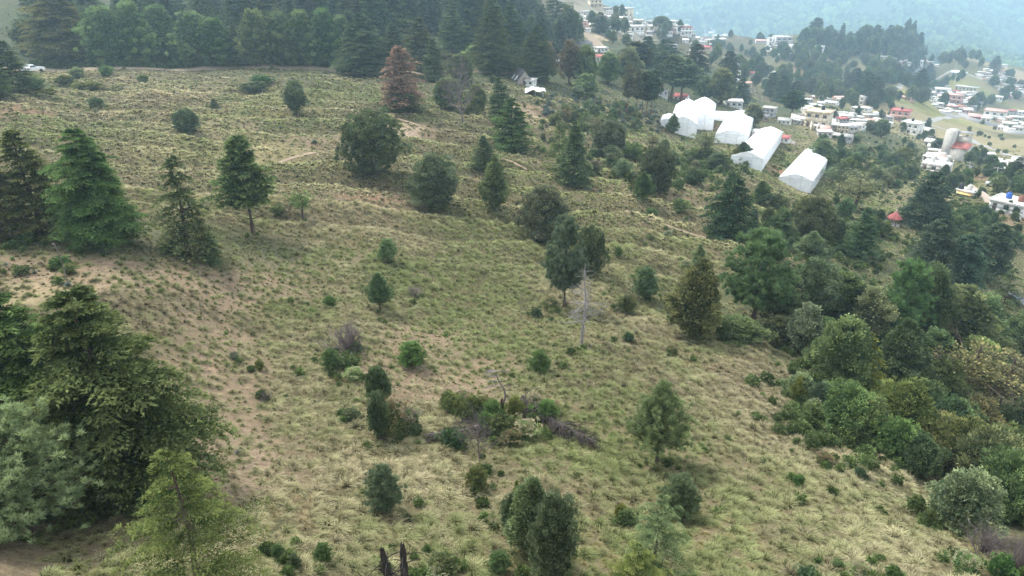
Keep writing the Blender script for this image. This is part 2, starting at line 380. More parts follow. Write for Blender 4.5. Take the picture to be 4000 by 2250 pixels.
def pine(seed, W=.33, base=.2, whorls=12, nb=7, tufts=7, needles=26, nl=.045, prof=.75, asc=.45, top=1., layer_gap=0., fat=1., belly=0.):
    """open crown of needle tufts at the ends of ascending branches, unit height; returns crown, limbs"""
    global rng
    rng = np.random.default_rng(seed); mb = MB(); lm = MB()
    for l in range(whorls):
        t = base + (top - base) * (l + .3 * rng.random()) / whorls
        f = 1 - (t - base) / (top - base)
        if layer_gap and .42 < f < .42 + layer_gap: continue
        n = max(3, int(nb * (.6 + .5 * f)))
        prf = (f ** prof) * (1 - belly * max(0, f - .7) / .3)
        for a in rng.random() * 6.28 + np.arange(n) * 6.283 / n + rng.normal(0, .3, n):
            L = W * prf * (.65 + .5 * rng.random()) + .012
            u = np.linspace(0, 1, 5)
            Pl = np.stack([np.cos(a) * L * u, np.sin(a) * L * u, t + L * (asc * u + .25 * u ** 2 * asc) - .02 * L], -1)
            tube(lm, Pl, np.linspace(.008, .003, 5) * (.4 + f), 4, False)
            k = max(2, int(tufts * (L / W) ** .7 + 1))
            for s in np.linspace(.35, 1, k):
                for rep in range(2):
                    c = Pl[0] + (Pl[-1] - Pl[0]) * s + rng.normal(0, .045, 3) * (L / W + .25) * W * 2.2 * np.array([1, 1, .7])
                    n2 = int(needles * (.8 + .4 * rng.random())); q = rnd(n2)
                    D = unit(q + np.array([math.cos(a) * .35, math.sin(a) * .35, .75]))
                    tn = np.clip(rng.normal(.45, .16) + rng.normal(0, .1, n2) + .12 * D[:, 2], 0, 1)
                    tris(np.repeat(c[None], n2, 0) + q * .006, D, nl * (.7 + .5 * rng.random(n2)), .0035 * fat, unit(rng.normal(size=(n2, 3))), tn, mb)
    return mb, lm
def bare(seed, h=1., r0=.02, depth=4, spread=.55, n0=9, first=.25, twl=.3, k=5, upw=.35, shrub=False, tips=6, limb=.36):
    global rng
    rng = np.random.default_rng(seed); mb = MB()
    def grow(p, d, L, r, lv):
        u = np.linspace(0, 1, 4); bend = rng.normal(0, .14, 3) * L
        P = p + d * L * u[:, None] + bend * (u[:, None] ** 2)
        tube(mb, P, np.linspace(r, r * .55, 4), k if lv < 2 else 3, False)
        if lv >= depth: return
        for q in range(3 if lv < depth - 1 else tips // 2):
            s = .35 + .65 * rng.random(); i = min(3, int(s * 3.99))
            grow(P[i], unit(d + rng.normal(0, spread, 3) + [0, 0, upw * .5]), L * (.5 + .3 * rng.random()), r * .5, lv + 1)
    if shrub:
        for q in range(n0):
            a = rng.random() * 6.28; el = .35 + rng.random() * 1.1
            grow(np.zeros(3), np.array([math.cos(a) * math.cos(el), math.sin(a) * math.cos(el), math.sin(el)]), .42 * h, r0, 1)
    else:
        t = np.linspace(-.02, h, 14); P = np.stack([.012 * np.sin(t * 9 + seed), .012 * np.cos(t * 7), t], -1)
        tube(mb, P, r0 * (1 - .8 * np.clip(t / h, 0, 1)), 7)
        for q in range(n0):
            s = first + (1 - first) * (q + rng.random()) / n0; b = P[min(13, int(s * 13))]; a = rng.random() * 6.28
            grow(b, unit(np.array([math.cos(a), math.sin(a), upw + rng.normal(0, .2)])), twl * (1.25 - s) * (.5 + rng.random()), r0 * limb * (1.2 - s), 2)
    return mb

# ------------------------------------------------------------------ objects
def put(name, me, parent=None, loc=None, label=None, cat=None, group=None, kind=None):
    o = bpy.data.objects.new(name, me); C.objects.link(o)
    if parent is not None: o.parent = parent
    if loc is not None: o.location = loc
    for k, v in (('label', label), ('category', cat), ('group', group), ('kind', kind)):
        if v: o[k] = v
    return o
PROTO = {}
def proto(key, name, cat, parts, wr):
    """parts: list of (part name, mesh); wr: crown width at unit height"""
    vs = [np.array([v.co[:] for v in me.vertices]) for pn, me in parts if pn in ('crown', 'foliage')] or [np.array([v.co[:] for v in me.vertices]) for pn, me in parts]
    vs = np.concatenate(vs); wr = 2 * np.percentile(np.hypot(vs[:, 0], vs[:, 1]), 96 if name.startswith(('cypress', 'fir', 'cedar', 'dying')) else 92)
    PROTO[key] = (name, cat, parts, wr)

# ------------------------------------------------------------------ plants: one model of each kind, unit height
def tk(h, r, m=M_BARK, **k): return trunk_mesh('trunk', h, r, m, **k)
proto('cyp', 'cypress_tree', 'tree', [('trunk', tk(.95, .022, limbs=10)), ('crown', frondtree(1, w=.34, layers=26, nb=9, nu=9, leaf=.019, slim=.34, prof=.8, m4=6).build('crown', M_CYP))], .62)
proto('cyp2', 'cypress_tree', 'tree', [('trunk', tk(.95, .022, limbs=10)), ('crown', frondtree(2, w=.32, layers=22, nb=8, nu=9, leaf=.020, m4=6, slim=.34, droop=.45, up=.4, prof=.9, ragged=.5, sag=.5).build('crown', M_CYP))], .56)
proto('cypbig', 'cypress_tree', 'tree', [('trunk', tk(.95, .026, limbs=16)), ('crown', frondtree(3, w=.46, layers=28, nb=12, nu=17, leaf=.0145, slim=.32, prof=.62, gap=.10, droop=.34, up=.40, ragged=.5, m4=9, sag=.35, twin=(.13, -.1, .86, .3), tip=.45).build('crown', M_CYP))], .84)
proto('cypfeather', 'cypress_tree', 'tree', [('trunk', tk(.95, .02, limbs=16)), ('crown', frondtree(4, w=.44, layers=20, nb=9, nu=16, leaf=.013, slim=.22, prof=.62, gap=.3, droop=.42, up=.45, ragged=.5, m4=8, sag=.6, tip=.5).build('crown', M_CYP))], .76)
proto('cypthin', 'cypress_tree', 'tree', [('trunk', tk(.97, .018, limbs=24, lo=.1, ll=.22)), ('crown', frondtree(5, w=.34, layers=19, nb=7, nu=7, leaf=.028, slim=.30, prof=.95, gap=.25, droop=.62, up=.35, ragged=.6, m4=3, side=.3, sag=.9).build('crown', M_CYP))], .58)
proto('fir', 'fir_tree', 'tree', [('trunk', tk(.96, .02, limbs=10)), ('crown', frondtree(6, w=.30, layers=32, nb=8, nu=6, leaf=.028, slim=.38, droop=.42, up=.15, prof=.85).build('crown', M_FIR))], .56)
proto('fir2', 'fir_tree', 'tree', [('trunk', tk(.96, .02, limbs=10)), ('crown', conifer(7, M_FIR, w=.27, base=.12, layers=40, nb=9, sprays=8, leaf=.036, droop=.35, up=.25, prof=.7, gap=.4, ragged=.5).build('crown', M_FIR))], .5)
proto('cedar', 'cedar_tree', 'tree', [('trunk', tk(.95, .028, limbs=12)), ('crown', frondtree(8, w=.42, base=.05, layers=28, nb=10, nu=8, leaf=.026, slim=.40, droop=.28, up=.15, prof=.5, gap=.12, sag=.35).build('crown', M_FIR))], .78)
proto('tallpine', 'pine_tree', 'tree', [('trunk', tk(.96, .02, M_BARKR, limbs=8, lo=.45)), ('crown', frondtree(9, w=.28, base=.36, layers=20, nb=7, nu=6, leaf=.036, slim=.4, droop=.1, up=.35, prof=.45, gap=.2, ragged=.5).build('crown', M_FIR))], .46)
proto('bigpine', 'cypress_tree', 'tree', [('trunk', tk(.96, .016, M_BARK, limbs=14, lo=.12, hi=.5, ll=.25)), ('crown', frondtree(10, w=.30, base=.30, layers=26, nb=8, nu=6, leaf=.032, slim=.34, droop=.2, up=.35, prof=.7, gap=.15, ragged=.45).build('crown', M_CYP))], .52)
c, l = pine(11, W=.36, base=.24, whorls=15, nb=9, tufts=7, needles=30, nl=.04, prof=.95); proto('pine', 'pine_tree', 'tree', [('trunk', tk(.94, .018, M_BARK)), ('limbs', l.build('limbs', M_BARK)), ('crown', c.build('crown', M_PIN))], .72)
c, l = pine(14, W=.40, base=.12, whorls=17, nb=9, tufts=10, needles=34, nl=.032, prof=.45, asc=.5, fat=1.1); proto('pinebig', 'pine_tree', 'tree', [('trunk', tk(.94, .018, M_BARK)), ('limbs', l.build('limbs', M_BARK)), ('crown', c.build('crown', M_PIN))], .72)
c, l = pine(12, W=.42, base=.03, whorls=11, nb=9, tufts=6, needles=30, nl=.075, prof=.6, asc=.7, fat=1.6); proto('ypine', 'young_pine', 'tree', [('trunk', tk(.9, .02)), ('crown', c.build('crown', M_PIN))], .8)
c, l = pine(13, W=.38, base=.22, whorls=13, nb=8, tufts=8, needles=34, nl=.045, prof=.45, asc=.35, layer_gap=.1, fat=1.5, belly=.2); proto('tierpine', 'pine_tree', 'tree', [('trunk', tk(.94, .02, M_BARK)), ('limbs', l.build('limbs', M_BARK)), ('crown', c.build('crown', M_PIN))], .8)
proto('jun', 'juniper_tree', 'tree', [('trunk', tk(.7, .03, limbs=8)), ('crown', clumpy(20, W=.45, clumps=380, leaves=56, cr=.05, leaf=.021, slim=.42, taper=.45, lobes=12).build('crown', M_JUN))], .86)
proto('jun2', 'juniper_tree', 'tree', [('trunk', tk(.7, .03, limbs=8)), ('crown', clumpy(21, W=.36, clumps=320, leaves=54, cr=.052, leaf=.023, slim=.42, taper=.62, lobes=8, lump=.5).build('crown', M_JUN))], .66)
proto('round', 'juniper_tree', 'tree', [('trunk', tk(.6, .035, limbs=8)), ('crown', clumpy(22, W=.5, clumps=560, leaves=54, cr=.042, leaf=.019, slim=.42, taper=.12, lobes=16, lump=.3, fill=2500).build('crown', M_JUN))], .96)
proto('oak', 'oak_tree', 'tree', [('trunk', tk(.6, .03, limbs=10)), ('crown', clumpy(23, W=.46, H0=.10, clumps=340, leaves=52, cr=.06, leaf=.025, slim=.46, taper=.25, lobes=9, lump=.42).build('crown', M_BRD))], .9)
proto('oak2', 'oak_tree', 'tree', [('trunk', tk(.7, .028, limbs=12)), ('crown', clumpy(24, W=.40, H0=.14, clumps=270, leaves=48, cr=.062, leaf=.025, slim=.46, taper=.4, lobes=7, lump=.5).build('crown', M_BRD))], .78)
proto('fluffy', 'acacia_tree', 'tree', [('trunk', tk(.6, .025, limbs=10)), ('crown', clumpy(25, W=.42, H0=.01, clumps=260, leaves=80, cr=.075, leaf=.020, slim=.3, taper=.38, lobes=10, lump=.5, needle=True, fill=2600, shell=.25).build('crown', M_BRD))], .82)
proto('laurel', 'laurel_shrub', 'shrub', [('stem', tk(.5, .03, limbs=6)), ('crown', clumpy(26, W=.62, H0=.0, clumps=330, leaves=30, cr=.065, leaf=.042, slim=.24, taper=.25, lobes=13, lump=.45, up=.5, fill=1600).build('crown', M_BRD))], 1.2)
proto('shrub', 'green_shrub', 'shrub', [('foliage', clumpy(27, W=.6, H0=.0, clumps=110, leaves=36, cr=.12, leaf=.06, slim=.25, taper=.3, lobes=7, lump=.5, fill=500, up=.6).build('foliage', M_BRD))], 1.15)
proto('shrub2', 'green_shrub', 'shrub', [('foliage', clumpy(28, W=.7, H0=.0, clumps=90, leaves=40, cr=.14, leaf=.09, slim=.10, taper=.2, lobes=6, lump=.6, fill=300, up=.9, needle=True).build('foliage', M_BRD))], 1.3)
fm = clumpy(29, W=.62, H0=.55, H1=1.02, clumps=70, leaves=26, cr=.075, leaf=.035, slim=.5, taper=.2, lobes=7, lump=.5, fill=0)
proto('flower', 'seeding_shrub', 'shrub', [('foliage', clumpy(30, W=.62, H0=.0, H1=.92, clumps=100, leaves=36, cr=.12, leaf=.05, slim=.3, taper=.2, lobes=7, lump=.5, fill=400).build('foliage', M_BRD)), ('seed_heads', fm.build('seed_heads', M_FLW))], 1.2)
proto('thintree', 'sparse_tree', 'tree', [('trunk', bare(31, r0=.03, n0=12, first=.2, twl=.42, depth=4, spread=.6).build('trunk', M_BARK)), ('crown', clumpy(32, W=.42, H0=.3, clumps=170, leaves=22, cr=.07, leaf=.024, slim=.4, taper=.15, lobes=8, lump=.6, fill=0, shell=.5).build('crown', M_BRD))], .84)
proto('dying', 'dying_cypress', 'tree', [('trunk', tk(.96, .02, limbs=14)), ('crown', frondtree(33, w=.33, layers=30, nb=8, nu=6, leaf=.026, slim=.30, droop=.4, up=.4, prof=.6, ragged=.4).build('crown', M_BRN))], .58)
proto('dead', 'dead_tree', 'tree', [('trunk', bare(34, r0=.021, n0=80, first=.33, twl=.2, depth=3, spread=.22, upw=.1, limb=.34, tips=6).build('trunk', M_GREYW))], .5)
proto('bare', 'bare_tree', 'tree', [('trunk', bare(35, r0=.028, n0=40, first=.15, twl=.40, depth=4, spread=.45, upw=.45, tips=8).build('trunk', M_TWIG))], .6)
proto('bareshrub', 'bare_shrub', 'shrub', [('stems', bare(36, r0=.016, n0=26, depth=4, spread=.4, shrub=True, tips=8).build('stems', M_TWIG))], 1.1)
def agave_mesh(seed):
    g = np.random.default_rng(seed); mb = MB()
    for i in range(26):
        a = i * 2.4; el = .25 + 1.15 * i / 26; L = .62 * (1 - .2 * i / 26) * (.9 + .2 * g.random()); u = np.linspace(0, 1, 5)
        d = np.array([math.cos(a), math.sin(a)]); s = np.array([-d[1], d[0], 0])
        rr = L * u * math.cos(el); zz = L * (u * math.sin(el) + .0 * u)
        P = np.stack([d[0] * rr, d[1] * rr, zz], -1); w = np.array([.045, .06, .055, .035, .004])[:, None]
        up = np.array([-d[0] * math.sin(el), -d[1] * math.sin(el), math.cos(el)])
        V = np.concatenate([P - s * w + up * w * .35, P + s * w + up * w * .35, P - up * w * .3])
        F = []
        for q in range(4):
            F += [[q, q+1, 10+q+1, 10+q], [10+q, 10+q+1, 5+q+1, 5+q], [5+q, 5+q+1, q+1, q]]
        mb.add(V, F, .5)
    return mb.build('agave', M_AGV)
AGV = agave_mesh(3)
HEROES = []
def plant(kind, px, py, top, w, label, tint=(1, 1, 1), group=None, rot=None, sink=.0, p=None, part_labels=None):
    name, cat, parts, wr = PROTO[kind]
    if p is None: p = spot(px, py)
    h = tall(p, top)
    h = max(.25, h); W = width_at(p, w) / wr
    e = put(name, None, None, (p[0], p[1], p[2] - sink), label, cat, group)
    e.rotation_euler[2] = random.random() * 6.28 if rot is None else rot
    e.scale = (W, W, h)
    e.empty_display_size = .1
    for pn, me in parts:
        o = put(pn, me, e); o.color = (*tint, 1)
    return e, p, h

# ------------------------------------------------------------------ the ground: what grows or lies where
rng = np.random.default_rng(99)
COL = dict(S=(.235, .175, .125), T=(.34, .285, .17), G=(.12, .165, .055), D=(.085, .095, .05), R=(.29, .165, .115), Y=(.27, .27, .10),
           F=(.07, .085, .045), P=(.46, .37, .27), B=(.23, .18, .13), W=(.40, .37, .32), L=(.20, .20, .10))
# photo x, photo y, half-width, half-length towards the distance (m), colour, strength
PATCH = [(120,690,11,7,'S',.8),(60,720,8,4,'T',.7),(330,670,12,5,'S',.85),(420,720,7,5,'S',.7),(520,860,4,5,'S',.7),(560,1000,3.5,5,'S',.85),(620,900,3,4,'S',.5),(575,1150,2.5,5,'S',.85),
 (690,1150,3,5,'S',.5),(900,910,3,3,'S',.7),(1060,870,4,5,'S',.75),(1100,955,6,3.5,'S',.9),(980,970,3,3,'S',.8),(1230,930,3,2.5,'S',.6),(640,700,6,5,'S',.5),(760,660,8,2,'B',.4),
 (800,370,9,4.5,'S',.75),(720,385,5,4,'S',.6),(1040,320,5,6,'S',.8),(950,500,9,3,'S',.5),(930,495,6,2,'R',.3),(1010,330,4,4,'P',.5),(500,300,12,7,'T',.4),(250,240,20,9,'T',.35),(650,270,16,9,'Y',.45),(860,250,16,8,'Y',.4),
 (560,380,14,10,'Y',.35),(30,285,6,5,'R',.4),(1180,290,4,6,'T',.6),(1080,270,3,6,'T',.8),(1330,380,6,8,'T',.5),(1400,410,5,5,'B',.5),(1340,270,5,4,'R',.6),(1310,275,4,3,'P',.5),
 (1550,232,8,13,'P',.95),(1500,250,5,5,'S',.8),(1600,290,12,14,'T',.75),(1620,275,8,10,'Y',.5),(1540,300,8,8,'L',.6),(1470,330,18,14,'B',.5),(1735,360,3,4,'G',.95),(1745,335,5,6,'G',.9),(1790,320,3,9,'R',.8),(1885,340,3,9,'R',.75),(1800,300,4,8,'G',.6),(1870,300,6,10,'G',.8),
 (1960,430,4,10,'R',.85),(1935,400,6,14,'Y',.6),(1970,390,6,14,'G',.5),(2010,345,14,18,'T',.85),(2060,330,10,14,'T',.7),(2040,420,4,16,'Y',.7),(1720,470,6,10,'S',.6),(1700,450,4,9,'P',.5),(2200,420,7,14,'T',.75),(2180,400,6,10,'Y',.6),
 (2230,470,10,10,'L',.8),(2230,445,6,8,'T',.4),(2350,520,18,14,'B',.8),(2450,540,14,10,'R',.35),(2540,650,8,8,'T',.6),(2500,655,6,6,'G',.4),(2560,750,6,8,'T',.5),
 (1490,85,10,25,'P',.9),(1660,150,26,34,'S',.7),(1690,160,24,22,'T',.6),(1750,100,10,20,'W',.5),(2030,185,22,40,'R',.35),(1900,185,30,24,'L',.6),(2100,150,40,20,'S',.4),
 (2380,330,70,60,'T',.9),(2500,380,60,50,'T',.9),(2440,300,50,44,'T',.8),(2560,330,60,44,'T',.7),(2300,345,26,20,'T',.7),(2330,270,30,36,'Y',.85),(2190,235,24,24,'Y',.7),(2250,300,20,30,'T',.6),(2480,225,40,40,'Y',.7),(2540,180,60,60,'P',.6),(2430,140,30,40,'P',.9),(2560,260,50,26,'B',.8),
 (2500,470,24,16,'T',.8),(2440,450,10,14,'R',.5),(1850,180,20,22,'L',.6),(2060,205,30,16,'B',.5),(1560,60,40,60,'W',.5),(1760,75,60,40,'W',.4),(1950,75,50,30,'S',.4),
 (40,30,40,40,'T',.95),(20,60,20,14,'S',.8),(500,120,150,40,'F',.95),(1150,60,160,110,'F',.95),(1000,0,160,80,'F',.95),(300,0,120,60,'F',.9),(1400,130,30,30,'D',.7),(2200,90,140,80,'D',.9),(2200,150,120,60,'D',.6),
 (2450,1200,14,12,'D',.9),(2200,930,18,16,'D',.9),(2400,800,26,18,'D',.9),(2000,800,10,10,'D',.7),(2300,650,16,14,'D',.7),(2576,700,30,30,'D',.6),(1850,800,7,5,'D',.7),(280,1230,7,5,'B',.9),(130,1380,6,4,'B',.6),(250,590,22,8,'D',.7),(30,215,10,10,'D',.8),(150,190,14,5,'Y',.6),(90,1340,5,3,'B',.6)]
PW = []
for x, y, a, b, c, s in PATCH:
    q = spot(x, y); PW.append((q[0], q[1], a, b, math.atan2(q[0], q[1]), np.array(COL[c]), s, c))
def groundcol(x, y):
    x = np.asarray(x, float); y = np.asarray(y, float); r = np.hypot(x, y)
    n1 = vnoise(x, y, 23, 6) * .6 + vnoise(x, y, 8, 7) * .4; n2 = vnoise(x, y, 5, 8) * .5 + vnoise(x, y, 1.7, 9) * .5
    k = np.clip(.5 + .8 * n1 + .35 * n2, 0, 1)[..., None]
    base = np.array([.085, .08, .042]) * (1 - k) + np.array([.155, .13, .08]) * k
    right = np.clip((x - .28 * y - 22) / 40, 0, 1)[..., None] * np.clip((r - 90) / 60, 0, 1)[..., None]
    base = base * (1 - .55 * right) + np.array([.15, .15, .075]) * .55 * right
    far = np.clip((r - 1250) / 300, 0, 1)[..., None]
    base = base * (1 - far) + np.array([.06, .085, .04]) * far
    bareness = np.zeros(x.shape)
    for cx, cy_, a, b, az_, c, s, key in PW:
        dx, dy = x - cx, y - cy_
        u = (dx * math.cos(az_) - dy * math.sin(az_)) / a; v = (dx * math.sin(az_) + dy * math.cos(az_)) / b
        d = np.sqrt(u * u + v * v) + .30 * vnoise(x, y, max(1.5, a * .35), 11) + .12 * vnoise(x, y, max(.8, a * .12), 12)
        w = np.clip((1.12 - d) / .35, 0, 1) * s * (.8 if key in 'SBTY' else 1)
        base = base * (1 - w[..., None]) + c * w[..., None]
        if key in 'SPRWFDBTL': bareness = np.maximum(bareness, w * {'T': .35, 'B': .45, 'L': .7}.get(key, 1))
    return base * .85, bareness
M_GROUND = mat('grassland_soil', (.2, .17, .1), .95, spec=.1)
def _g(nt, b):
    a = N(nt, 'ShaderNodeAttribute', attribute_name='earth'); geo = N(nt, 'ShaderNodeNewGeometry')
    n = noise(nt, 1.9, 6, geo.outputs['Position'], .7); n2 = noise(nt, .35, 4, geo.outputs['Position'], .6); n3 = noise(nt, 9, 3, geo.outputs['Position'])
    c = mixc(nt, 1., a.outputs['Color'], ramp(nt, n, [(.25, (.45, .45, .42)), (.5, (.95, .95, .95)), (.75, (1.4, 1.38, 1.3))]), 'MULTIPLY')
    c = mixc(nt, 1., c, ramp(nt, n2, [(.3, (.85, .9, .8)), (.7, (1.15, 1.08, 1.05))]), 'MULTIPLY')
    c = mixc(nt, .5, c, mixc(nt, 1., c, ramp(nt, n3, [(.35, (.5, .5, .5)), (.6, (1.35, 1.35, 1.35))]), 'MULTIPLY'))
    nt.links.new(c, b.inputs['Base Color'])
    bp = N(nt, 'ShaderNodeBump', in_0=.7); bp.inputs['Distance'].default_value = .25
    nt.links.new(n, bp.inputs['Height']); nt.links.new(bp.outputs[0], b.inputs['Normal'])
_g(M_GROUND.node_tree, M_GROUND.node_tree.nodes['Principled BSDF'])
def ground_mesh():
    me = bpy.data.meshes.new('ground')
    V = np.stack([GX, GY, GZ], -1).reshape(-1, 3)
    i, j = np.meshgrid(np.arange(NR - 1), np.arange(NA - 1), indexing='ij'); a = (i * NA + j).ravel()
    F = np.stack([a, a + 1, a + NA + 1, a + NA], -1)[:, ::-1].astype(np.int32); nf = len(F)
    me.vertices.add(len(V)); me.vertices.foreach_set('co', V.astype(np.float32).ravel())
    me.loops.add(nf * 4); me.loops.foreach_set('vertex_index', F.ravel())
    me.polygons.add(nf); me.polygons.foreach_set('loop_start', np.arange(nf, dtype=np.int32) * 4); me.polygons.foreach_set('loop_total', np.full(nf, 4, np.int32))
    me.polygons.foreach_set('use_smooth', np.ones(nf, bool)); me.update(calc_edges=True)
    col, _ = groundcol(GX, GY); at = me.attributes.new('earth', 'FLOAT_COLOR', 'POINT')
    at.data.foreach_set('color', np.concatenate([col.reshape(-1, 3), np.ones((NR * NA, 1))], 1).astype(np.float32).ravel())
    me.materials.append(M_GROUND); return me
put('ground', ground_mesh(), kind='structure')

PATHS = []
def strip(name, P, w, m, lift=.03, kind='structure', step=1.5, side=0., jitter=0.):
    """a path or road draped on the ground through photo points"""
    Q = [spot(*p)[:2] for p in P] if len(P[0]) == 2 and not isinstance(P[0], np.ndarray) else [p[:2] for p in P]
    PATHS.append((np.array(Q), w)) ; Q = np.array(Q); d = np.r_[0, np.cumsum(np.linalg.norm(np.diff(Q, axis=0), axis=1))]
    s = np.linspace(0, d[-1], max(3, int(d[-1] / step)))
    X = np.interp(s, d, Q[:, 0]); Y = np.interp(s, d, Q[:, 1])
    for _ in range(3): X[1:-1] = (X[:-2] + X[1:-1] * 2 + X[2:]) / 4; Y[1:-1] = (Y[:-2] + Y[1:-1] * 2 + Y[2:]) / 4
    T = unit(np.stack([np.gradient(X), np.gradient(Y)], -1)); Nn = np.stack([-T[:, 1], T[:, 0]], -1)
    ww = w * (1 + jitter * vnoise(X, Y, 2.5, 5)); k = 5; V = []
    for q in np.linspace(-.5, .5, k):
        A = np.stack([X, Y], -1) + Nn * ((q + side) * ww)[:, None]; V.append(np.c_[A, ground(A[:, 0], A[:, 1]) + lift])
    V = np.stack(V, 1); n = len(s); i, j = np.meshgrid(np.arange(n - 1), np.arange(k - 1), indexing='ij'); a = (i * k + j).ravel()
    mb = MB(); mb.add(V.reshape(-1, 3), np.stack([a, a + k, a + k + 1, a + 1], -1)[:, ::-1]); me = mb.build(name, m, True)
    return put(name, me, kind=kind)
def soilmat(name, a, b, s=2.):
    def f(nt, bs):
        geo = N(nt, 'ShaderNodeNewGeometry'); n = noise(nt, s, 6, geo.outputs['Position'], .7)
        nt.links.new(ramp(nt, n, [(.3, a), (.7, b)]), bs.inputs['Base Color'])
        bp = N(nt, 'ShaderNodeBump', in_0=.5); nt.links.new(n, bp.inputs['Height']); nt.links.new(bp.outputs[0], bs.inputs['Normal'])
    return mat(name, a, .95, f, spec=.1)
M_PATH = soilmat('trodden_earth', (.20, .145, .10), (.34, .26, .19))
M_ROAD = soilmat('worn_concrete_road', (.22, .21, .20), (.36, .35, .33), .6)
M_DIRT = soilmat('dirt_road', (.19, .15, .105), (.31, .25, .18), .8)
strip('path', [(655,412),(700,404),(760,390),(810,383),(860,377),(915,372),(960,365),(1010,345),(1050,325),(1068,317)], .55, M_PATH, jitter=.5)
strip('path', [(1000,298),(1040,308),(1070,318),(1092,324)], .5, M_PATH, jitter=.5)
strip('path', [(1575,530),(1610,543),(1660,562),(1720,580),(1780,597),(1830,610),(1860,616)], .5, M_PATH, jitter=.5)
strip('path', [(1262,398),(1290,408),(1330,425),(1400,452),(1470,470),(1500,478)], .45, M_PATH, jitter=.5)
strip('road', [(-60,181),(90,174),(250,174),(500,172),(800,172),(1000,180),(1150,188),(1240,181),(1330,186)], 4.2, M_DIRT, .05)
strip('road', [(1745,130),(1752,110),(1757,95),(1750,84),(1720,74),(1650,70),(1570,60)], 7, M_ROAD, .08, step=4)
strip('road', [(1880,170),(1912,186),(1950,215),(1990,245),(2010,268)], 4.5, M_ROAD, .06, step=3)
strip('road', [(2190,250),(2260,222),(2320,205),(2390,180),(2440,190),(2500,215),(2576,235),(2650,240)], 4, M_ROAD, .06, step=3)
strip('road', [(2310,185),(2360,245),(2410,262),(2430,290),(2350,302),(2330,310),(2420,340),(2500,375),(2576,400),(2680,410)], 3.6, M_ROAD, .06, step=3)
strip('road', [(1490,70),(1480,85),(1500,108),(1520,130)], 6, M_DIRT, .06, step=3)

# ------------------------------------------------------------------ scatter: one object that instances small plants
def scatter(name, label, cat, P, rot, scl, pick, tint, variants):
    me = bpy.data.meshes.new(name); n = len(P)
    me.vertices.add(n); me.vertices.foreach_set('co', P.astype(np.float32).ravel())
    for nm, ty, f, v in (('rot', 'FLOAT_VECTOR', 'vector', rot), ('scl', 'FLOAT_VECTOR', 'vector', scl), ('pick', 'INT', 'value', pick)):
        a = me.attributes.new(nm, ty, 'POINT'); a.data.foreach_set(f, np.asarray(v, np.int32 if ty == 'INT' else np.float32).ravel())
    a = me.attributes.new('tint', 'FLOAT_COLOR', 'POINT'); a.data.foreach_set('color', np.c_[tint, np.ones(n)].astype(np.float32).ravel())
    o = put(name, me, label=label, cat=cat, kind='stuff')
    ng = bpy.data.node_groups.new(name, 'GeometryNodeTree'); ng.interface.new_socket('Geometry', in_out='INPUT', socket_type='NodeSocketGeometry'); ng.interface.new_socket('Geometry', in_out='OUTPUT', socket_type='NodeSocketGeometry')
    gi = ng.nodes.new('NodeGroupInput'); go = ng.nodes.new('NodeGroupOutput'); iop = ng.nodes.new('GeometryNodeInstanceOnPoints'); gti = ng.nodes.new('GeometryNodeGeometryToInstance')
    for k in reversed(range(len(variants))):
        v = variants[k]; vo = bpy.data.objects.new(v.name, v); oi = ng.nodes.new('GeometryNodeObjectInfo'); oi.inputs['As Instance'].default_value = True; oi.inputs[0].default_value = vo
        ng.links.new(oi.outputs['Geometry'], gti.inputs[0])
    def attr(nm, ty):
        q = ng.nodes.new('GeometryNodeInputNamedAttribute'); q.data_type = ty; q.inputs['Name'].default_value = nm
        return [s for s in q.outputs if s.enabled and s.name == 'Attribute'][0]
    ng.links.new(gi.outputs[0], iop.inputs['Points']); jn = ng.nodes.new('GeometryNodeJoinGeometry')
    ng.nodes.remove(gti)
    for nd in [q for q in ng.nodes if q.bl_idname == 'GeometryNodeObjectInfo']: ng.links.new(nd.outputs['Geometry'], jn.inputs[0])
    ng.links.new(jn.outputs[0], iop.inputs['Instance']); iop.inputs['Pick Instance'].default_value = True
    ng.links.new(attr('pick', 'INT'), iop.inputs['Instance Index']); ng.links.new(attr('rot', 'FLOAT_VECTOR'), iop.inputs['Rotation']); ng.links.new(attr('scl', 'FLOAT_VECTOR'), iop.inputs['Scale'])
    ng.links.new(iop.outputs[0], go.inputs[0])
    md = o.modifiers.new('scatter', 'NODES'); md.node_group = ng
    return o
def tussock(seed, blades, seg, w, bias, h=1.):
    g = np.random.default_rng(seed); mb = MB(); u = np.linspace(0, 1, seg + 1)
    for i in range(blades):
        a = g.random() * 6.283; el = .12 + 1.4 * g.random() ** .85; L = (.5 + .22 * g.random()) * (1 - .15 * math.sin(el)); b0 = g.normal(0, .07, 2)
        d = np.array([math.cos(a) * math.cos(el), math.sin(a) * math.cos(el), math.sin(el) * h])
        P = np.c_[b0 + np.zeros((seg + 1, 2)), np.zeros(seg + 1)] + d * L * u[:, None]
        P[:, 0] += bias * .22 * u ** 2; P[:, :2] += d[:2] * .10 * (u ** 2)[:, None]; P[:, 2] -= (.14 + .2 * g.random()) * u ** 2.4
        S = np.cross(d, [0, 0, 1.]); S /= np.linalg.norm(S) + 1e-6
        wd = w * np.array([1, .9, .6, .12])[:seg + 1] if seg == 3 else w * np.array([1, .8, .12])
        V = np.stack([P - S * wd[:, None], P + S * wd[:, None]], 1).reshape(-1, 3)
        F = [[2 * q, 2 * q + 1, 2 * q + 3, 2 * q + 2] for q in range(seg)]
        t0 = g.normal(0, .12)
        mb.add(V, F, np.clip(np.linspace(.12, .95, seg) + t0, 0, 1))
    return mb.build('grass_tuft', M_TUFT)
M_TUFT = leafmat('tuft_grass', (.16, .155, .10), (1.5, 1.45, 1.22), .35, True)
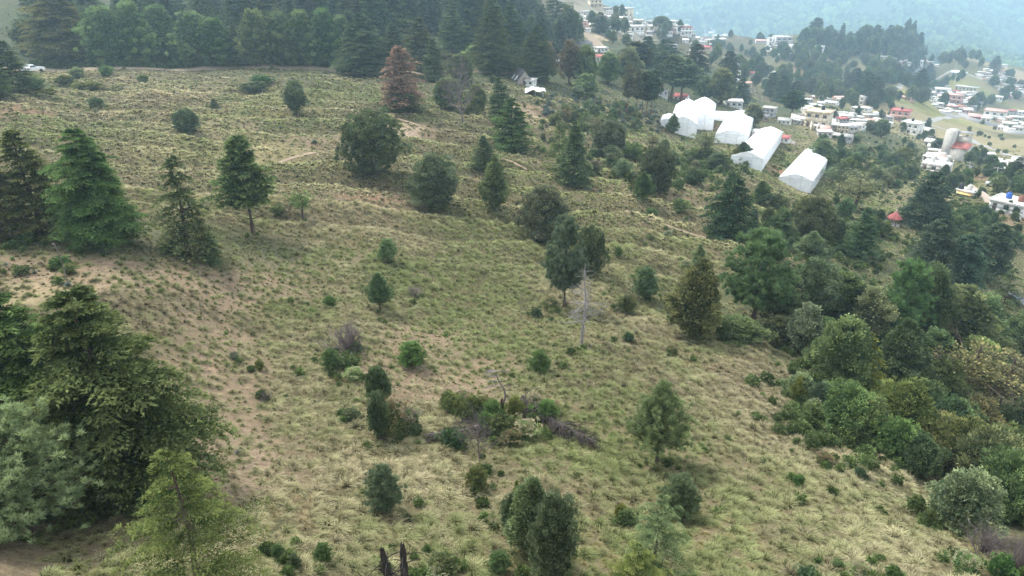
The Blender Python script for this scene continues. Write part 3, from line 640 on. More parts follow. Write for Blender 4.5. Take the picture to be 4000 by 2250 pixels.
TV = [tussock(1, 190, 3, .011, 0.), tussock(2, 190, 3, .011, .7), tussock(3, 150, 3, .012, 1.), tussock(4, 90, 3, .013, .3, 1.25),
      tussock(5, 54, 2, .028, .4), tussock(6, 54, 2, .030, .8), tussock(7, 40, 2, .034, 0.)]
def grass_points():
    g = np.random.default_rng(5); P = []
    bands = [(22, 60, 2.7, 1.1), (60, 110, 2.5, 1.15), (110, 170, 1.9, 1.3), (170, 250, 1.1, 1.6), (250, 420, .14, 2.)]
    out = []
    for r0, r1, den, sc in bands:
        n = int(den * .5 * 1.48 * (r1 ** 2 - r0 ** 2)); r = np.sqrt(r0 ** 2 + (r1 ** 2 - r0 ** 2) * g.random(n)); a = (g.random(n) - .5) * 1.48
        x, y = np.sin(a) * r, np.cos(a) * r; col, barest = groundcol(x, y)
        thin = vnoise(x, y, 3.5, 14) * .5 + .5
        keep = g.random(n) > np.clip(barest * .5, 0, .62); keep &= (g.random(n) < .62 + .5 * thin)
        x, y = x[keep], y[keep]; out.append(np.stack([x, y, np.full(len(x), sc), barest[keep]], -1))
    bands = [(22, 60, 5.5), (60, 110, 4.), (110, 170, 1.6)]      # shorter, finer growth between the tussocks
    for r0, r1, den in bands:
        n = int(den * .5 * 1.48 * (r1 ** 2 - r0 ** 2)); r = np.sqrt(r0 ** 2 + (r1 ** 2 - r0 ** 2) * g.random(n)); a = (g.random(n) - .5) * 1.48
        x, y = np.sin(a) * r, np.cos(a) * r; col, barest = groundcol(x, y); keep = g.random(n) > np.clip(barest * .45, 0, .6); x, y = x[keep], y[keep]
        out.append(np.stack([x, y, np.full(len(x), .52 if r0 < 100 else .75), barest[keep] + 2], -1))
    return np.concatenate(out)
def on_path(x, y):
    m = np.zeros(len(x), bool)
    for Q, w in PATHS:
        for a, b in zip(Q[:-1], Q[1:]):
            d = b - a; t = np.clip(((x - a[0]) * d[0] + (y - a[1]) * d[1]) / (d @ d + 1e-9), 0, 1); m |= np.hypot(x - a[0] - t * d[0], y - a[1] - t * d[1]) < w * .5 + .1
    return m
G4 = grass_points()
G4 = G4[~on_path(G4[:, 0], G4[:, 1])]; FINE = G4[:, 3] > 1.5; G4[FINE, 3] -= 2; gx, gy = G4[:, 0], G4[:, 1]; gr = np.hypot(gx, gy); ng_ = len(gx)
g = np.random.default_rng(6)
n1 = vnoise(gx, gy, 19, 15) * .6 + vnoise(gx, gy, 6, 16) * .5; n2 = vnoise(gx, gy, 27, 17) * .6 + vnoise(gx, gy, 4, 18) * .4
kk = np.clip(.21 + .95 * n1 + g.normal(0, .2, ng_), 0, 1)[:, None]
straw, green, grey = np.array([.45, .41, .305]), np.array([.24, .28, .14]), np.array([.26, .215, .18])
slope = np.clip((gx - 6) / 22 + .0 * gy, 0, 1) * np.clip((75 - gr) / 25, 0, 1)      # bleached bank below on the right
tint = green * (1 - kk) + straw * kk
w = np.clip(1.5 * n2 + g.normal(-.15, .3, ng_), 0, 1)[:, None] * .8; tint = tint * (1 - w) + grey * w
tint = tint * (1 - .385 * slope[:, None]) + np.array([.58, .53, .40]) * .385 * slope[:, None]
mid = np.clip(1 - abs(gr - 105) / 40, 0, 1)[:, None] * .35; tint = tint * (1 - mid) + np.array([.25, .245, .14]) * mid
tw_ = terr(gx, gy)[:, None]; tint = tint * (1 + .38 * tw_); dk = np.clip(-tw_ - .2, 0, 1) * .9; tint = tint * (1 - dk) + np.array([.23, .20, .14]) * dk
tint[FINE] = tint[FINE] * .6 + np.array([.17, .16, .09]) * .5 + np.array([.05, .015, .02]) * (vnoise(gx, gy, 7, 44)[FINE] > .35)[:, None]
tint *= .88 * (.80 + .36 * g.random((ng_, 1)))
pick = np.where(gr < 95, g.integers(0, 4, ng_), g.integers(4, 7, ng_))
s0 = (1 + .3 * terr(gx, gy)) * G4[:, 2] * (.55 + .75 * g.random(ng_) ** 1.3) * (1 - .35 * G4[:, 3])
scl = np.stack([s0 * .95, s0 * .95, s0 * (.7 + .35 * g.random(ng_)) * np.where(gr > 110, .75, 1)], -1)
rot = np.stack([g.normal(0, .12, ng_), g.normal(.0, .12, ng_), g.normal(-.5, .75, ng_)], -1)
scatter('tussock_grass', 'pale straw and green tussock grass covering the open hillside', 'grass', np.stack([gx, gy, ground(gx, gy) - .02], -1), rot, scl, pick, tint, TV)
print('tussocks', ng_)

# the far mountainside: a wood that reads as one mass
M_WOOD = leafmat('far_wood_leaves', (.045, .065, .03), (.13, .17, .075), .2, True)
def blob(seed, cone):
    global rng
    rng = np.random.default_rng(seed); 
    mb = conifer(seed, M_WOOD, w=.32, layers=16, nb=7, sprays=4, leaf=.10, tw=3) if cone else clumpy(seed, W=.55, H0=0, clumps=46, leaves=16, cr=.16, leaf=.10, slim=.45, taper=.3, fill=160, lobes=6, lump=.45)
    return mb.build('far_tree', M_WOOD)
WV = [blob(51, False), blob(52, False), blob(53, True), blob(54, False)]
g = np.random.default_rng(8)
n = 21000; r = 1450 + (4600 - 1450) * g.random(n) ** .8; a = np.radians(-4 + 46 * g.random(n)); fx, fy = np.sin(a) * r, np.cos(a) * r
open_ = vnoise(fx, fy, 240, 21) * .6 + vnoise(fx, fy, 80, 22) * .4; keep = (open_ < .52) & (r > 1500 - 60 * vnoise(fx, fy, 60, 3)); fx, fy, r = fx[keep], fy[keep], r[keep]; n = len(fx)
hh = (9 + 8 * g.random(n)) * (1.35 + .6 * (r > 2700))
tn = np.array([3.2, 3.3, 2.5]) * (.25 + .9 * g.random((n, 1))) * (1 + .35 * vnoise(fx, fy, 70, 23)[:, None])
scatter('mountain_forest', 'hazy blue wooded mountainside beyond the village', 'forest', np.stack([fx, fy, ground(fx, fy) - .5], -1), np.stack([0 * fx, 0 * fx, g.random(n) * 6.28], -1), np.stack([hh * .95, hh * .95, hh], -1), np.where(g.random(n) < .2, 2, g.integers(0, 2, n)), tn, WV)

# ------------------------------------------------------------------ trees, one by one
TN = dict(n=(1, 1, 1), f=(1.2, 1.08, 1.08), o=(1.16, 1.05, .86), v=(.92, 1.12, .82), b=(.92, 1.0, 1.02), d=(.82, .86, .80), p=(1.75, 1.75, 1.5), y=(1.5, 1.25, .75), g=(1.45, 1.35, 1.45), r=(1.42, 1.02, 1.1), q=(1.9, 1.7, 1.9), l=(1.08, .98, .78), k=(1.28, 1.3, 1.1))
def tinted(k): return tuple(c * random.uniform(.9, 1.1) for c in TN[k])
TREES = [
 ('cypbig',130,1225,735,440,'v','big dark cypress filling the left edge, its top the left one of two'),
 ('cypbig',325,1240,728,440,'d','big cypress with a spindly paler top, right one of the large left pair'),
 ('cypbig',-70,1190,775,360,'n','large cypress cut by the left edge beside the big dark pair'),
 ('pinebig',85,1345,1050,290,'q','pale blue-green pine at the lower left, in front of the big cypresses'),
 ('cypfeather',515,1505,1135,330,'l','yellow-green feathery cypress at the bottom, in front of the big cypress pair'),
 ('cyp2',12,600,345,150,'o','brownish cypress cut by the left edge above the bare bank'),
 ('cyp',108,592,322,190,'o','olive brown cypress between the edge tree and the vivid green cypress'),
 ('cypbig',255,610,322,205,'v','vivid dark green cypress with a forked top on the left crest'),
 ('cyp',300,608,420,120,'v','lower side crown leaning out of the vivid green cypress on the crest'),
 ('cypthin',478,640,376,160,'n','thin layered cypress standing alone right of the vivid green one'),
 ('cypthin',520,655,520,70,'o','brown-tipped low cypress at the foot of the thin layered cypress'),
 ('cyp2',540,665,590,55,'b','small bluish cypress sapling at the foot of the thin layered cypress'),
 ('bigpine',636,587,343,130,'v','dark green tree with a bare pale lower trunk, left centre'),
 ('thintree',764,556,478,66,'k','small see-through conifer right of the bare-trunked tree'),
 ('round',472,332,272,64,'d','small round dark juniper alone on the upper left grass'),
 ('cyp',541,276,247,30,'b','tiny blue-green conifer above the small round juniper'),
 ('oak2',746,292,203,60,'n','small tree with a dead stem on its left side, upper meadow'),
 ('round',937,436,275,156,'d','very large round juniper in the middle of the upper meadow'),
 ('jun',1097,526,385,122,'n','dense round juniper downhill right of the very large one'),
 ('jun2',1246,526,392,66,'k','slim pointed juniper between two round ones, centre'),
 ('cyp',1218,426,340,72,'b','small bluish conifer above the slim pointed juniper'),
 ('cyp',1288,378,245,112,'v','bright green layered fir above the centre path'),
 ('cyp',1256,306,192,64,'n','narrow dark conifer behind the bright green layered fir'),
 ('dying',1012,275,115,118,'f','orange-brown dying cypress at the edge of the upper wood'),
 ('cyp',1010,280,205,110,'n','green lower skirt of branches around the foot of the dying cypress'),
 ('oak',1125,275,193,74,'k','rounded green tree right of the dying cypress'),
 ('oak2',1202,292,212,54,'k','round green tree behind the tall half-dead tree'),
 ('bare',1162,312,140,110,'n','tall half-dead tree with bare lower limbs right of the dying cypress'),
 ('fluffy',1158,215,132,78,'l','pale round-headed tree above the half-dead one'),
 ('cypfeather',1405,440,300,72,'k','left one of two twin conifers by the centre path'),
 ('fir',1442,462,305,84,'k','right one of two twin conifers by the centre path'),
 ('jun',1535,396,303,82,'n','rounded dark conifer between the twin conifers and the greenhouses'),
 ('round',1650,482,365,86,'d','dark rounded juniper below the greenhouses'),
 ('jun2',1615,502,434,50,'v','small green juniper leaning on the dark rounded one'),
 ('jun',1366,606,465,118,'n','large juniper above the pair of centre pines'),
 ('tierpine',1418,775,553,92,'b','blue-green pine just behind the grey dead tree'),
 ('round',1484,692,565,78,'d','dark juniper right behind the blue-green centre pine'),
 ('dead',1465,868,664,82,'n','silver-grey dead tree with bare whorled branches in the centre'),
 ('cedar',1828,602,438,118,'d','broad dark blue fir right of the footpath'),
 ('fir',1890,592,528,48,'b','small blue-green fir against the broad dark blue fir'),
 ('jun2',1745,852,652,128,'o','tall olive juniper at the left tip of the right-hand wood'),
 ('cyp',1757,668,614,42,'g','small grey conifer behind the tall olive juniper'),
 ('tierpine',1892,812,590,160,'v','bright two-tiered pine in the right-hand wood'),
 ('jun2',1911,512,456,46,'v','small green tree above the broad dark blue fir'),
 ('cyp',1968,597,530,60,'b','small dark conifer right of the broad dark blue fir'),
 ('jun',2036,598,488,102,'o','wide olive pine right of the small dark conifer'),
 ('cypfeather',2108,482,408,62,'d','dark cypress at the lower end of the last greenhouse'),
 ('thintree',2150,530,442,108,'g','grey leafless-looking round tree beside the dark greenhouse cypress'),
 ('cedar',2320,575,432,122,'b','tall dark cedar beside the red-roofed kiosk'),
 ('cedar',2335,690,552,128,'b','leftmost of the three big dark cedars on the right'),
 ('cedar',2405,715,592,130,'b','middle and lowest of the three big dark cedars on the right'),
 ('cedar',2478,690,563,125,'b','rightmost of the three big dark cedars on the right'),
 ('jun2',2035,655,584,76,'k','grey-green conical tree above the right-hand wood'),
 ('jun',2032,806,652,128,'n','broad dark juniper right of the two-tiered pine'),
 ('oak2',2010,895,768,92,'g','grey-green small-leaved tree at the front of the right-hand wood'),
 ('cyp',2158,650,520,88,'b','dark conifer on the slope left of the red-roofed kiosk'),
 ('oak',2108,805,685,125,'d','dark oak between the broad juniper and the bright pine'),
 ('oak2',2172,862,728,110,'g','brownish-grey oak left of the bright green pine'),
 ('tierpine',2246,872,664,112,'v','bright green clumpy pine in the middle of the right-hand wood'),
 ('oak',2302,872,668,112,'d','dark tree just behind the bright green clumpy pine'),
 ('cypthin',2150,995,826,140,'y','olive drooping sparse cypress at the front of the right-hand wood'),
 ('oak',2105,985,800,130,'k','green oak behind the olive drooping cypress'),
 ('jun2',2243,975,805,118,'d','dark tree with a yellowing top right of the olive cypress'),
 ('fluffy',2392,892,718,170,'k','broad soft light green pine crown in the right-hand wood'),
 ('oak2',2452,880,742,92,'g','grey-green oak right of the broad soft pine crown'),
 ('cypfeather',2496,850,676,104,'b','blue-grey cypress above the grey-green oak, right side'),
 ('thintree',2415,1030,868,185,'r','sparse brown-leaved tree near the right edge'),
 ('thintree',2500,1060,900,160,'r','brown half-bare tree at the right edge behind the laurels'),
 ('oak',2400,1335,1188,148,'g','grey-green egg-shaped tree alone below the laurel thicket'),
 ('pine',1650,1168,963,132,'k','lone green pine with a dark trunk on the lower right grass'),
 ('ypine',1706,1302,1203,84,'n','young pine below the lone green pine'),
 ('jun',1392,1450,1240,122,'d','dark blue-green juniper at the bottom centre'),
 ('jun2',1340,1390,1206,112,'k','paler juniper behind the dark bottom-centre one'),
 ('jun2',1292,1345,1240,62,'b','small blue juniper at the left of the bottom-centre group'),
 ('cyp',1300,1300,1208,42,'y','yellow-topped sapling above the bottom-centre junipers'),
 ('cypfeather',1642,1450,1248,170,'g','pale feathery see-through cypress at the bottom edge'),
 ('cypfeather',1590,1530,1372,180,'o','green feathery treetop rising from the bottom edge'),
 ('ypine',968,1285,1180,86,'n','rounded young pine on the lower left grass'),
 ('oak',953,1018,920,62,'d','dark narrow oak, the upper of two in the lower centre'),
 ('oak2',957,1108,988,60,'d','dark narrow oak, the lower of two in the lower centre'),
 ('ypine',1200,1236,1178,56,'l','pale young pine below the purple bare tree'),
 ('ypine',1357,940,885,48,'v','small green pine above the fallen trunks'),
 ('ypine',1037,921,864,66,'v','bushy young pine right of the bare bush'),
 ('pine',957,783,688,62,'d','narrow dark young pine in the centre of the meadow'),
 ('ypine',975,656,604,46,'k','little pine above the narrow dark young pine'),
 ('ypine',1622,752,678,58,'n','compact blue-green young pine right of the dead tree'),
 ('ypine',1575,787,745,46,'l','low light pine below the compact blue-green one'),
 ('ypine',1555,645,622,20,'l','tiny pine seedling on the slope left of the footpath'),
 ('ypine',1385,665,640,28,'l','tiny pale pine seedling left of the blue-green centre pine'),
 ('ypine',835,930,880,44,'v','small green pine left of the bare bush'),
 ('ypine',1255,1440,1392,54,'v','light green young pine at the bottom edge, right of the burnt stumps'),
 ('ypine',815,1418,1370,42,'v','small green pine near the bottom edge left of the burnt stumps'),
 ('ypine',700,1402,1372,32,'v','smallest green pine right of the feathery bottom cypress'),
 ('ypine',743,1432,1398,30,'d','dull little pine between two green ones at the bottom'),
 ('bare',1205,1168,1035,90,'n','purplish bare tree standing beside the fallen trunks'),
 ('bareshrub',872,888,808,118,'n','grey-purple leafless bush left of centre'),
 ('bareshrub',2462,1400,1305,100,'n','pale bare bush near the lower right corner'),
 ('bareshrub',2545,1440,1340,90,'n','pale twiggy bush in the lower right corner'),
]
for kind, x, b, t, w, tn, lab in TREES:
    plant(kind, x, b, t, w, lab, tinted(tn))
SHRUBS = [
 ('shrub',895,888,862,34,'v','bright green bush at the foot of the leafless bush'), ('shrub2',840,930,905,50,'k','green bush left below the leafless bush'), ('flower',895,955,928,50,'p','whitish seeding bush left of the bare soil'),
 ('shrub2',880,925,895,60,'l','low green growth below the leafless bush'),
 ('flower',985,1100,1010,75,'o','brown-headed bush right of the two narrow oaks'), ('flower',1030,1090,1030,70,'g','beige bush between the narrow oaks and the fallen trunk'),
 ('laurel',1130,1030,985,60,'k','grey-green bush above the fallen trunks'), ('laurel',1190,1045,1000,70,'l','green bush left of the broken charred trunk'), ('shrub',1240,1060,1010,60,'v','vivid bush at the broken charred trunk'),
 ('shrub',1295,1050,1000,44,'y','yellow-green bush right of the broken charred trunk'), ('shrub2',1265,1100,1050,90,'l','pale green thicket below the broken charred trunk'), ('flower',1320,1100,1060,70,'p','pale seeding thicket above the ribbed fallen trunk'),
 ('shrub',1375,1050,1010,60,'v','green bush right of the ribbed fallen trunk'), ('flower',1392,1032,1008,40,'p','white-topped bush beyond the ribbed fallen trunk'), ('shrub2',1140,1125,1080,70,'d','dark low growth under the left fallen trunk'),
 ('shrub2',1345,1075,1040,40,'d','dark tangle by the ribbed fallen trunk'), ('flower',1690,892,870,36,'o','brown seeding bush on the grass right of the dead tree'), ('shrub2',1580,860,835,30,'b','grey-green shrub on the grass right of the dead tree'),
 ('shrub2',885,1055,1030,50,'g','grey dried bush left of the two narrow oaks'), ('bareshrub',1045,745,715,50,'g','dull purple bush right of the narrow dark young pine'), ('shrub',830,768,745,32,'v','bright green round bush above the leafless bush'),
 ('flower',698,532,505,40,'p','whitish bush beside the bare-trunked tree'), ('bareshrub',672,1010,985,36,'n','thin dry bush on the bare strip at left'), ('shrub',655,932,905,22,'y','yellow-green weed clump on the bare soil at left'),
 ('shrub2',155,672,645,52,'v','green bush on the left bank above the big cypress'), ('shrub2',60,690,668,44,'l','left bright bush on the left bank'), ('shrub2',200,640,620,30,'v','green shrub on the bank under the crest trees'),
 ('shrub2',70,612,585,44,'v','green clump at the foot of the edge cypress'), ('shrub2',38,625,602,24,'v','small green tuft on the left bank'), ('shrub',175,690,665,34,'k','bush below the green bank bush'),
 ('shrub2',425,640,612,40,'v','green weeds under the thin layered cypress'), ('laurel',200,600,565,60,'d','dark bush under the crest trees'), ('laurel',240,625,590,50,'d','dark bush in front of the crest trees'),
 ('shrub',2007,1225,1195,26,'v','round green bush on the lower right grass'), ('shrub2',2162,1200,1178,30,'b','blue-grey bush on the lower right grass below the thicket'), ('flower',2070,1165,1140,44,'o','reddish seeding plants on the lower right slope'),
 ('shrub2',2300,1295,1252,56,'l','light green bush left of the egg-shaped tree'), ('shrub',2332,1325,1285,44,'o','brownish bush at the foot of the egg-shaped tree'), ('shrub',2000,1015,950,30,'y','orange-yellow bush at the left tip of the laurel thicket'),
 ('flower',2045,1040,1005,36,'p','pale seeding bush below the orange-yellow one'), ('flower',2215,1075,1040,40,'o','yellow-headed bush at the thicket edge'), ('shrub',2105,1432,1412,34,'v','vivid green clump near the bottom edge, left of the corner'),
 ('shrub2',2245,1460,1430,50,'v','vivid green clump at the bottom edge'), ('shrub2',2510,1450,1400,70,'v','bright green bush in the lower right corner'), ('flower',2160,1455,1420,60,'p','cream-headed bush at the bottom edge'),
 ('flower',2420,1440,1395,60,'p','cream-headed bush between the pale bare bushes'), ('shrub2',2030,1460,1430,60,'b','blue-green bush at the bottom edge'), ('shrub',1575,1320,1285,60,'v','green leafy bush left of the pale feathery cypress'),
 ('shrub',1560,1310,1270,34,'y','yellow-flowering sapling left of the pale feathery cypress'), ('shrub2',1115,1440,1400,80,'k','bushy growth right of the burnt stumps'), ('flower',1100,1450,1425,50,'p','pale-headed bush right of the burnt stumps'),
 ('shrub2',970,1440,1410,36,'d','dark low bush left of the burnt stumps'), ('shrub',1075,1395,1372,24,'v','green sprout behind the burnt stumps'), ('flower',1380,612,580,46,'p','whitish bush at the foot of the large centre juniper'),
 ('flower',1385,775,745,40,'p','grey-white bush at the foot of the blue-green centre pine'), ('shrub2',1350,800,775,30,'b','blue-grey bush left of the dead tree'), ('flower',1605,685,668,20,'p','small white bush on the slope, left one near the path'),
 ('flower',1633,600,584,20,'p','small white bush just below the footpath'), ('flower',1680,598,580,24,'p','white bush at the middle of the footpath'), ('flower',1724,678,655,30,'p','white bush beside the small grey conifer'),
 ('shrub',1640,545,525,30,'v','green bush above the footpath'), ('laurel',1710,530,500,50,'k','two-lobed bush above the footpath'), ('shrub2',660,210,188,60,'v','wide green bush patch by the upper road'), ('shrub2',640,228,205,70,'b','blue-green patch below the green one by the upper road'),
 ('shrub2',243,268,245,40,'b','blue-grey bush on the upper left meadow'), ('shrub2',90,225,192,60,'v','green bush beside the dark tree at the upper left'), ('shrub2',165,215,188,50,'l','light green bush below the upper road'), ('shrub',195,195,170,40,'g','grey bush below the upper road'),
 ('shrub',270,190,165,36,'v','green bush at the road edge'), ('shrub',360,206,188,30,'k','little bush on the upper meadow'), ('shrub2',220,225,205,70,'y','yellow-green growth below the upper road'), ('shrub2',120,240,222,50,'y','yellow-flowered growth at the upper left'),
 ('flower',590,905,885,24,'g','grey-white tuft bush on the left bare ground'), ('shrub2',2240,1010,985,50,'k','undergrowth at the thicket gap'),
]
for kind, x, b, t, w, tn, lab in SHRUBS:
    plant(kind, x, b, t, w, lab, tinted(tn), group='scattered shrubs')
for a_ in [('flower',1165,1010,985,50,'g','beige seeding bush at the upper left of the brush pile'),('flower',1225,1030,1000,50,'o','olive seeding bush just left of the charred trunk'),('laurel',1225,1085,1040,60,'v','green bush below left of the charred trunk'),('flower',1290,1120,1085,60,'l','yellow-green thicket at the bottom of the brush pile'),('flower',1345,1020,995,40,'g','grey seeding bush beyond the brush pile'),('shrub2',1180,1060,1035,50,'d','dark growth behind the purplish bare tree')]:
    SHRUBS.append(a_); plant(*a_[:5], a_[6], tinted(a_[5]), group='scattered shrubs')
LAUREL = [(2120,1085,968,150,'k','leftmost laurel of the thicket'),(2185,1110,1010,120,'k','second laurel from the left of the thicket'),(2262,1110,965,170,'l','tall pale laurel of the thicket'),(2240,1150,1055,120,'k','laurel on the lower edge of the thicket'),
 (2300,1190,1095,110,'d','dark laurel at the lower rim of the thicket'),(2340,1115,1040,110,'r','brown-leaved shrub inside the laurel thicket'),(2375,1100,1000,130,'n','laurel behind the brown-leaved shrub'),(2390,1200,1060,180,'l','broad pale laurel mid-thicket'),
 (2330,1170,1090,60,'r','orange-brown bush inside the laurel thicket'),(2450,1240,1080,180,'k','broad laurel right of mid-thicket'),(2520,1210,1080,160,'l','pale laurel at the right edge'),(2500,1300,1140,170,'k','laurel at the lower right end of the thicket'),
 (2570,1310,1160,160,'k','lowest laurel, cut by the right edge'),(2010,1000,940,70,'g','grey-green shrub at the upper tip of the thicket'),(2060,1030,965,90,'b','blue-green shrub at the upper tip of the thicket'),(2310,1050,960,120,'d','dark shrub above the pale laurels'),
 (2350,1020,900,120,'d','dark tree behind the laurel thicket'),(2430,1120,1000,150,'r','brown twiggy tree above the broad pale laurel'),(2530,1130,1010,130,'d','dark shrub at the right edge above the pale laurel'),(2560,900,790,120,'k','green bush at the right edge below the parked car'),
 (2500,920,850,90,'k','round bush left of the right-edge one'),(1960,870,800,80,'d','dark bush left of the grey-green front tree'),(1850,850,800,120,'d','dark low bush under the two-tiered pine'),(1950,800,700,90,'d','dark oak between the two-tiered pine and the broad juniper'),
 (2070,900,800,80,'d','dark oak behind the grey-green front tree'),(2330,960,830,110,'d','dark oak right of the yellowing dark tree'),(2440,960,850,120,'k','green oak above the brown-leaved tree'),(2060,760,690,60,'g','grey oak above the broad juniper')]
for x, b, t, w, tn, lab in LAUREL: plant('laurel' if b > 1000 else 'oak', x, b, t, w, lab, tinted(tn), group='thicket plants')

ROW = [('cyp',38,230,100,120,'d','dark tree at the left edge above the meadow'),('cyp',-20,240,110,110,'d','dark tree cut by the upper left edge'),('cypbig',165,150,-40,180,'o','huge brownish cypress at the left of the roadside row'),('fluffy',85,130,40,80,'b','bluish bush-like tree left of the huge roadside cypress'),
 ('fluffy',285,160,8,110,'k','first soft rounded tree of the roadside row from the left'),('fluffy',352,162,-5,100,'k','second soft rounded tree of the roadside row'),('fluffy',418,160,5,100,'v','third soft rounded tree of the roadside row'),('fluffy',492,166,22,100,'k','fourth soft rounded tree of the roadside row'),
 ('fluffy',553,166,38,90,'v','fifth soft rounded tree of the roadside row, bright at its foot'),('cyp',600,166,60,80,'d','dark pointed tree between the soft rounded trees'),('fluffy',650,166,15,90,'k','sixth soft rounded tree of the roadside row'),('fluffy',712,166,22,90,'v','seventh soft rounded tree of the roadside row'),
 ('fluffy',770,166,18,86,'k','eighth soft rounded tree of the roadside row'),('fluffy',826,168,14,86,'v','ninth soft rounded tree of the roadside row'),('fluffy',868,168,32,70,'k','last soft rounded tree at the right of the roadside row'),('cypbig',918,188,30,120,'b','broad blue-green cypress where the road bends'),
 ('cyp',995,180,60,100,'n','dark cypress behind the dying cypress'),('cyp',1060,180,40,110,'n','cypress right behind the dying cypress'),('cyp',1094,208,95,66,'b','small blue-green cypress beside the pale round-headed tree'),('cyp',1140,150,20,100,'n','tall cypress behind the pale round-headed tree'),
 ('fluffy',1195,165,112,60,'p','pale grey-green tree under the tall firs'),('cypbig',1240,185,-10,110,'d','tall dark fir by the bend, left of the A-frame house'),('cyp',1285,180,10,100,'d','second tall dark fir by the bend'),('cypbig',1350,205,62,84,'d','dark fir right behind the A-frame house'),
 ('cyp',1335,70,-40,70,'b','tall bluish fir above the A-frame house'),('cyp',1398,72,-30,84,'b','tall broad fir right of the tallest bluish one'),('round',1440,110,42,58,'d','round dark tree left of the beige yard'),('cedar',1508,85,30,46,'b','single dark cypress in the middle of the upper village'),
 ('oak',1570,84,43,26,'l','light green poplar-like tree among the upper village houses'),('oak2',1375,205,105,52,'r','brownish tree right of the dark fir, near'),('oak2',1432,212,100,50,'r','brown-crowned tree below the round dark one'),('oak',1472,218,112,56,'o','dark olive tree below the red-roofed upper house'),
 ('fluffy',1475,242,182,58,'p','pale grey-green round tree left of the ploughed strip'),('oak2',1453,248,215,34,'g','small purplish round tree below the pale grey-green one'),('oak',1530,212,130,56,'k','rounded green tree above the ploughed strip'),('tallpine',1595,212,105,80,'d','dark pine above the ploughed strip'),
 ('oak2',1580,225,118,60,'g','greyish tree left of the tall thin pines'),('cedar',1625,165,90,70,'b','dark conifer clump behind the tall thin pines'),('cedar',1670,175,98,84,'b','wide dark conifer left of the road end'),('tallpine',1667,222,128,56,'b','dark blue pine beside the small pavilion'),
 ('tallpine',1690,250,140,74,'k','left one of two red-trunked pines behind the greenhouses'),('tallpine',1712,258,150,84,'k','right one of two red-trunked pines behind the greenhouses'),('cedar',1745,215,110,78,'d','tall dark cypress above the greenhouses'),('cedar',1828,218,128,72,'d','dark cypress at the right of the tall cypress pair'),
 ('oak',1812,262,170,66,'k','green round-topped tree above the long greenhouses'),('cedar',1862,262,195,52,'b','dark tree right of the green round-topped one'),('oak',1770,250,190,50,'n','bushy tree between the pines and the round-topped tree'),
 ('tallpine',1577,290,165,30,'r','thin bare-stemmed pine left of the four red trunks'),('tallpine',1600,290,175,26,'o','first of four slim red-trunked pines'),('tallpine',1614,290,180,26,'d','second of four slim red-trunked pines'),('tallpine',1626,294,180,44,'d','third of four slim red-trunked pines'),('tallpine',1636,293,176,40,'d','last of four slim red-trunked pines'),
 ('cedar',1937,245,182,46,'b','left dark cedar of the valley clump'),('cedar',1965,258,190,56,'b','middle dark cedar of the valley clump'),('cedar',1995,262,205,60,'b','right dark cedar of the valley clump'),('tallpine',1990,298,228,54,'d','dark tree above the walled yard'),
 ('cedar',2145,235,170,60,'b','left one of the tall dark pair in the valley'),('cedar',2172,258,180,56,'b','right one of the tall dark pair in the valley'),('cedar',2199,258,192,46,'b','low right shoulder of the tall dark pair in the valley'),('cedar',2308,236,172,46,'b','dark square cedar above the hamlet'),
 ('cedar',2254,195,160,30,'b','bluish tree below the ridge road lamps'),('cedar',2336,190,160,30,'b','bluish tree beside the white roadside houses'),('cedar',2500,180,140,30,'b','pointed tree at the foot of the wooded knoll'),('round',2537,198,172,24,'b','round dark tree above the far hamlet'),
 ('cedar',1748,72,34,30,'b','dark cedar on the ridge skyline left of the road'),('round',1808,76,52,32,'b','round tree on the ridge skyline'),('round',1885,78,58,26,'b','small round tree on the ridge skyline'),('oak',1662,70,40,46,'d','dark trees behind the ridge houses'),
 ('cedar',2330,330,296,24,'b','cone-shaped tree between the two white-roofed houses'),('oak',2215,345,300,40,'k','green tree in the valley behind the grey roofs'),('oak',2490,420,390,34,'d','dark bush by the house below the field'),('cedar',2550,455,395,44,'d','dark tree at the right edge below the field'),
 ('thintree',2090,470,420,50,'g','grey bush near the last greenhouse'),('oak2',2061,420,350,56,'g','grey round tree at the top of the last greenhouse'),('oak2',1893,320,260,56,'g','grey twiggy tree by the small yard'),('jun2',1864,412,358,46,'d','dark tree at the lower end of the fourth greenhouse'),
 ('jun2',1691,336,286,30,'k','dark tree against the small greenhouse'),('thintree',1770,400,330,60,'g','grey half-bare tree below the greenhouses'),('oak2',1800,430,385,56,'b','blue-grey bush below the greenhouses'),('thintree',1640,380,340,40,'r','small reddish gnarled tree in the scrub'),('thintree',1425,320,265,30,'r','reddish bare bush in the agave field'),('thintree',1500,350,295,40,'r','brown bush below the agave field')]
for kind, x, b, t, w, tn, lab in ROW: plant(kind, x, b, t, w, lab, tinted(tn))

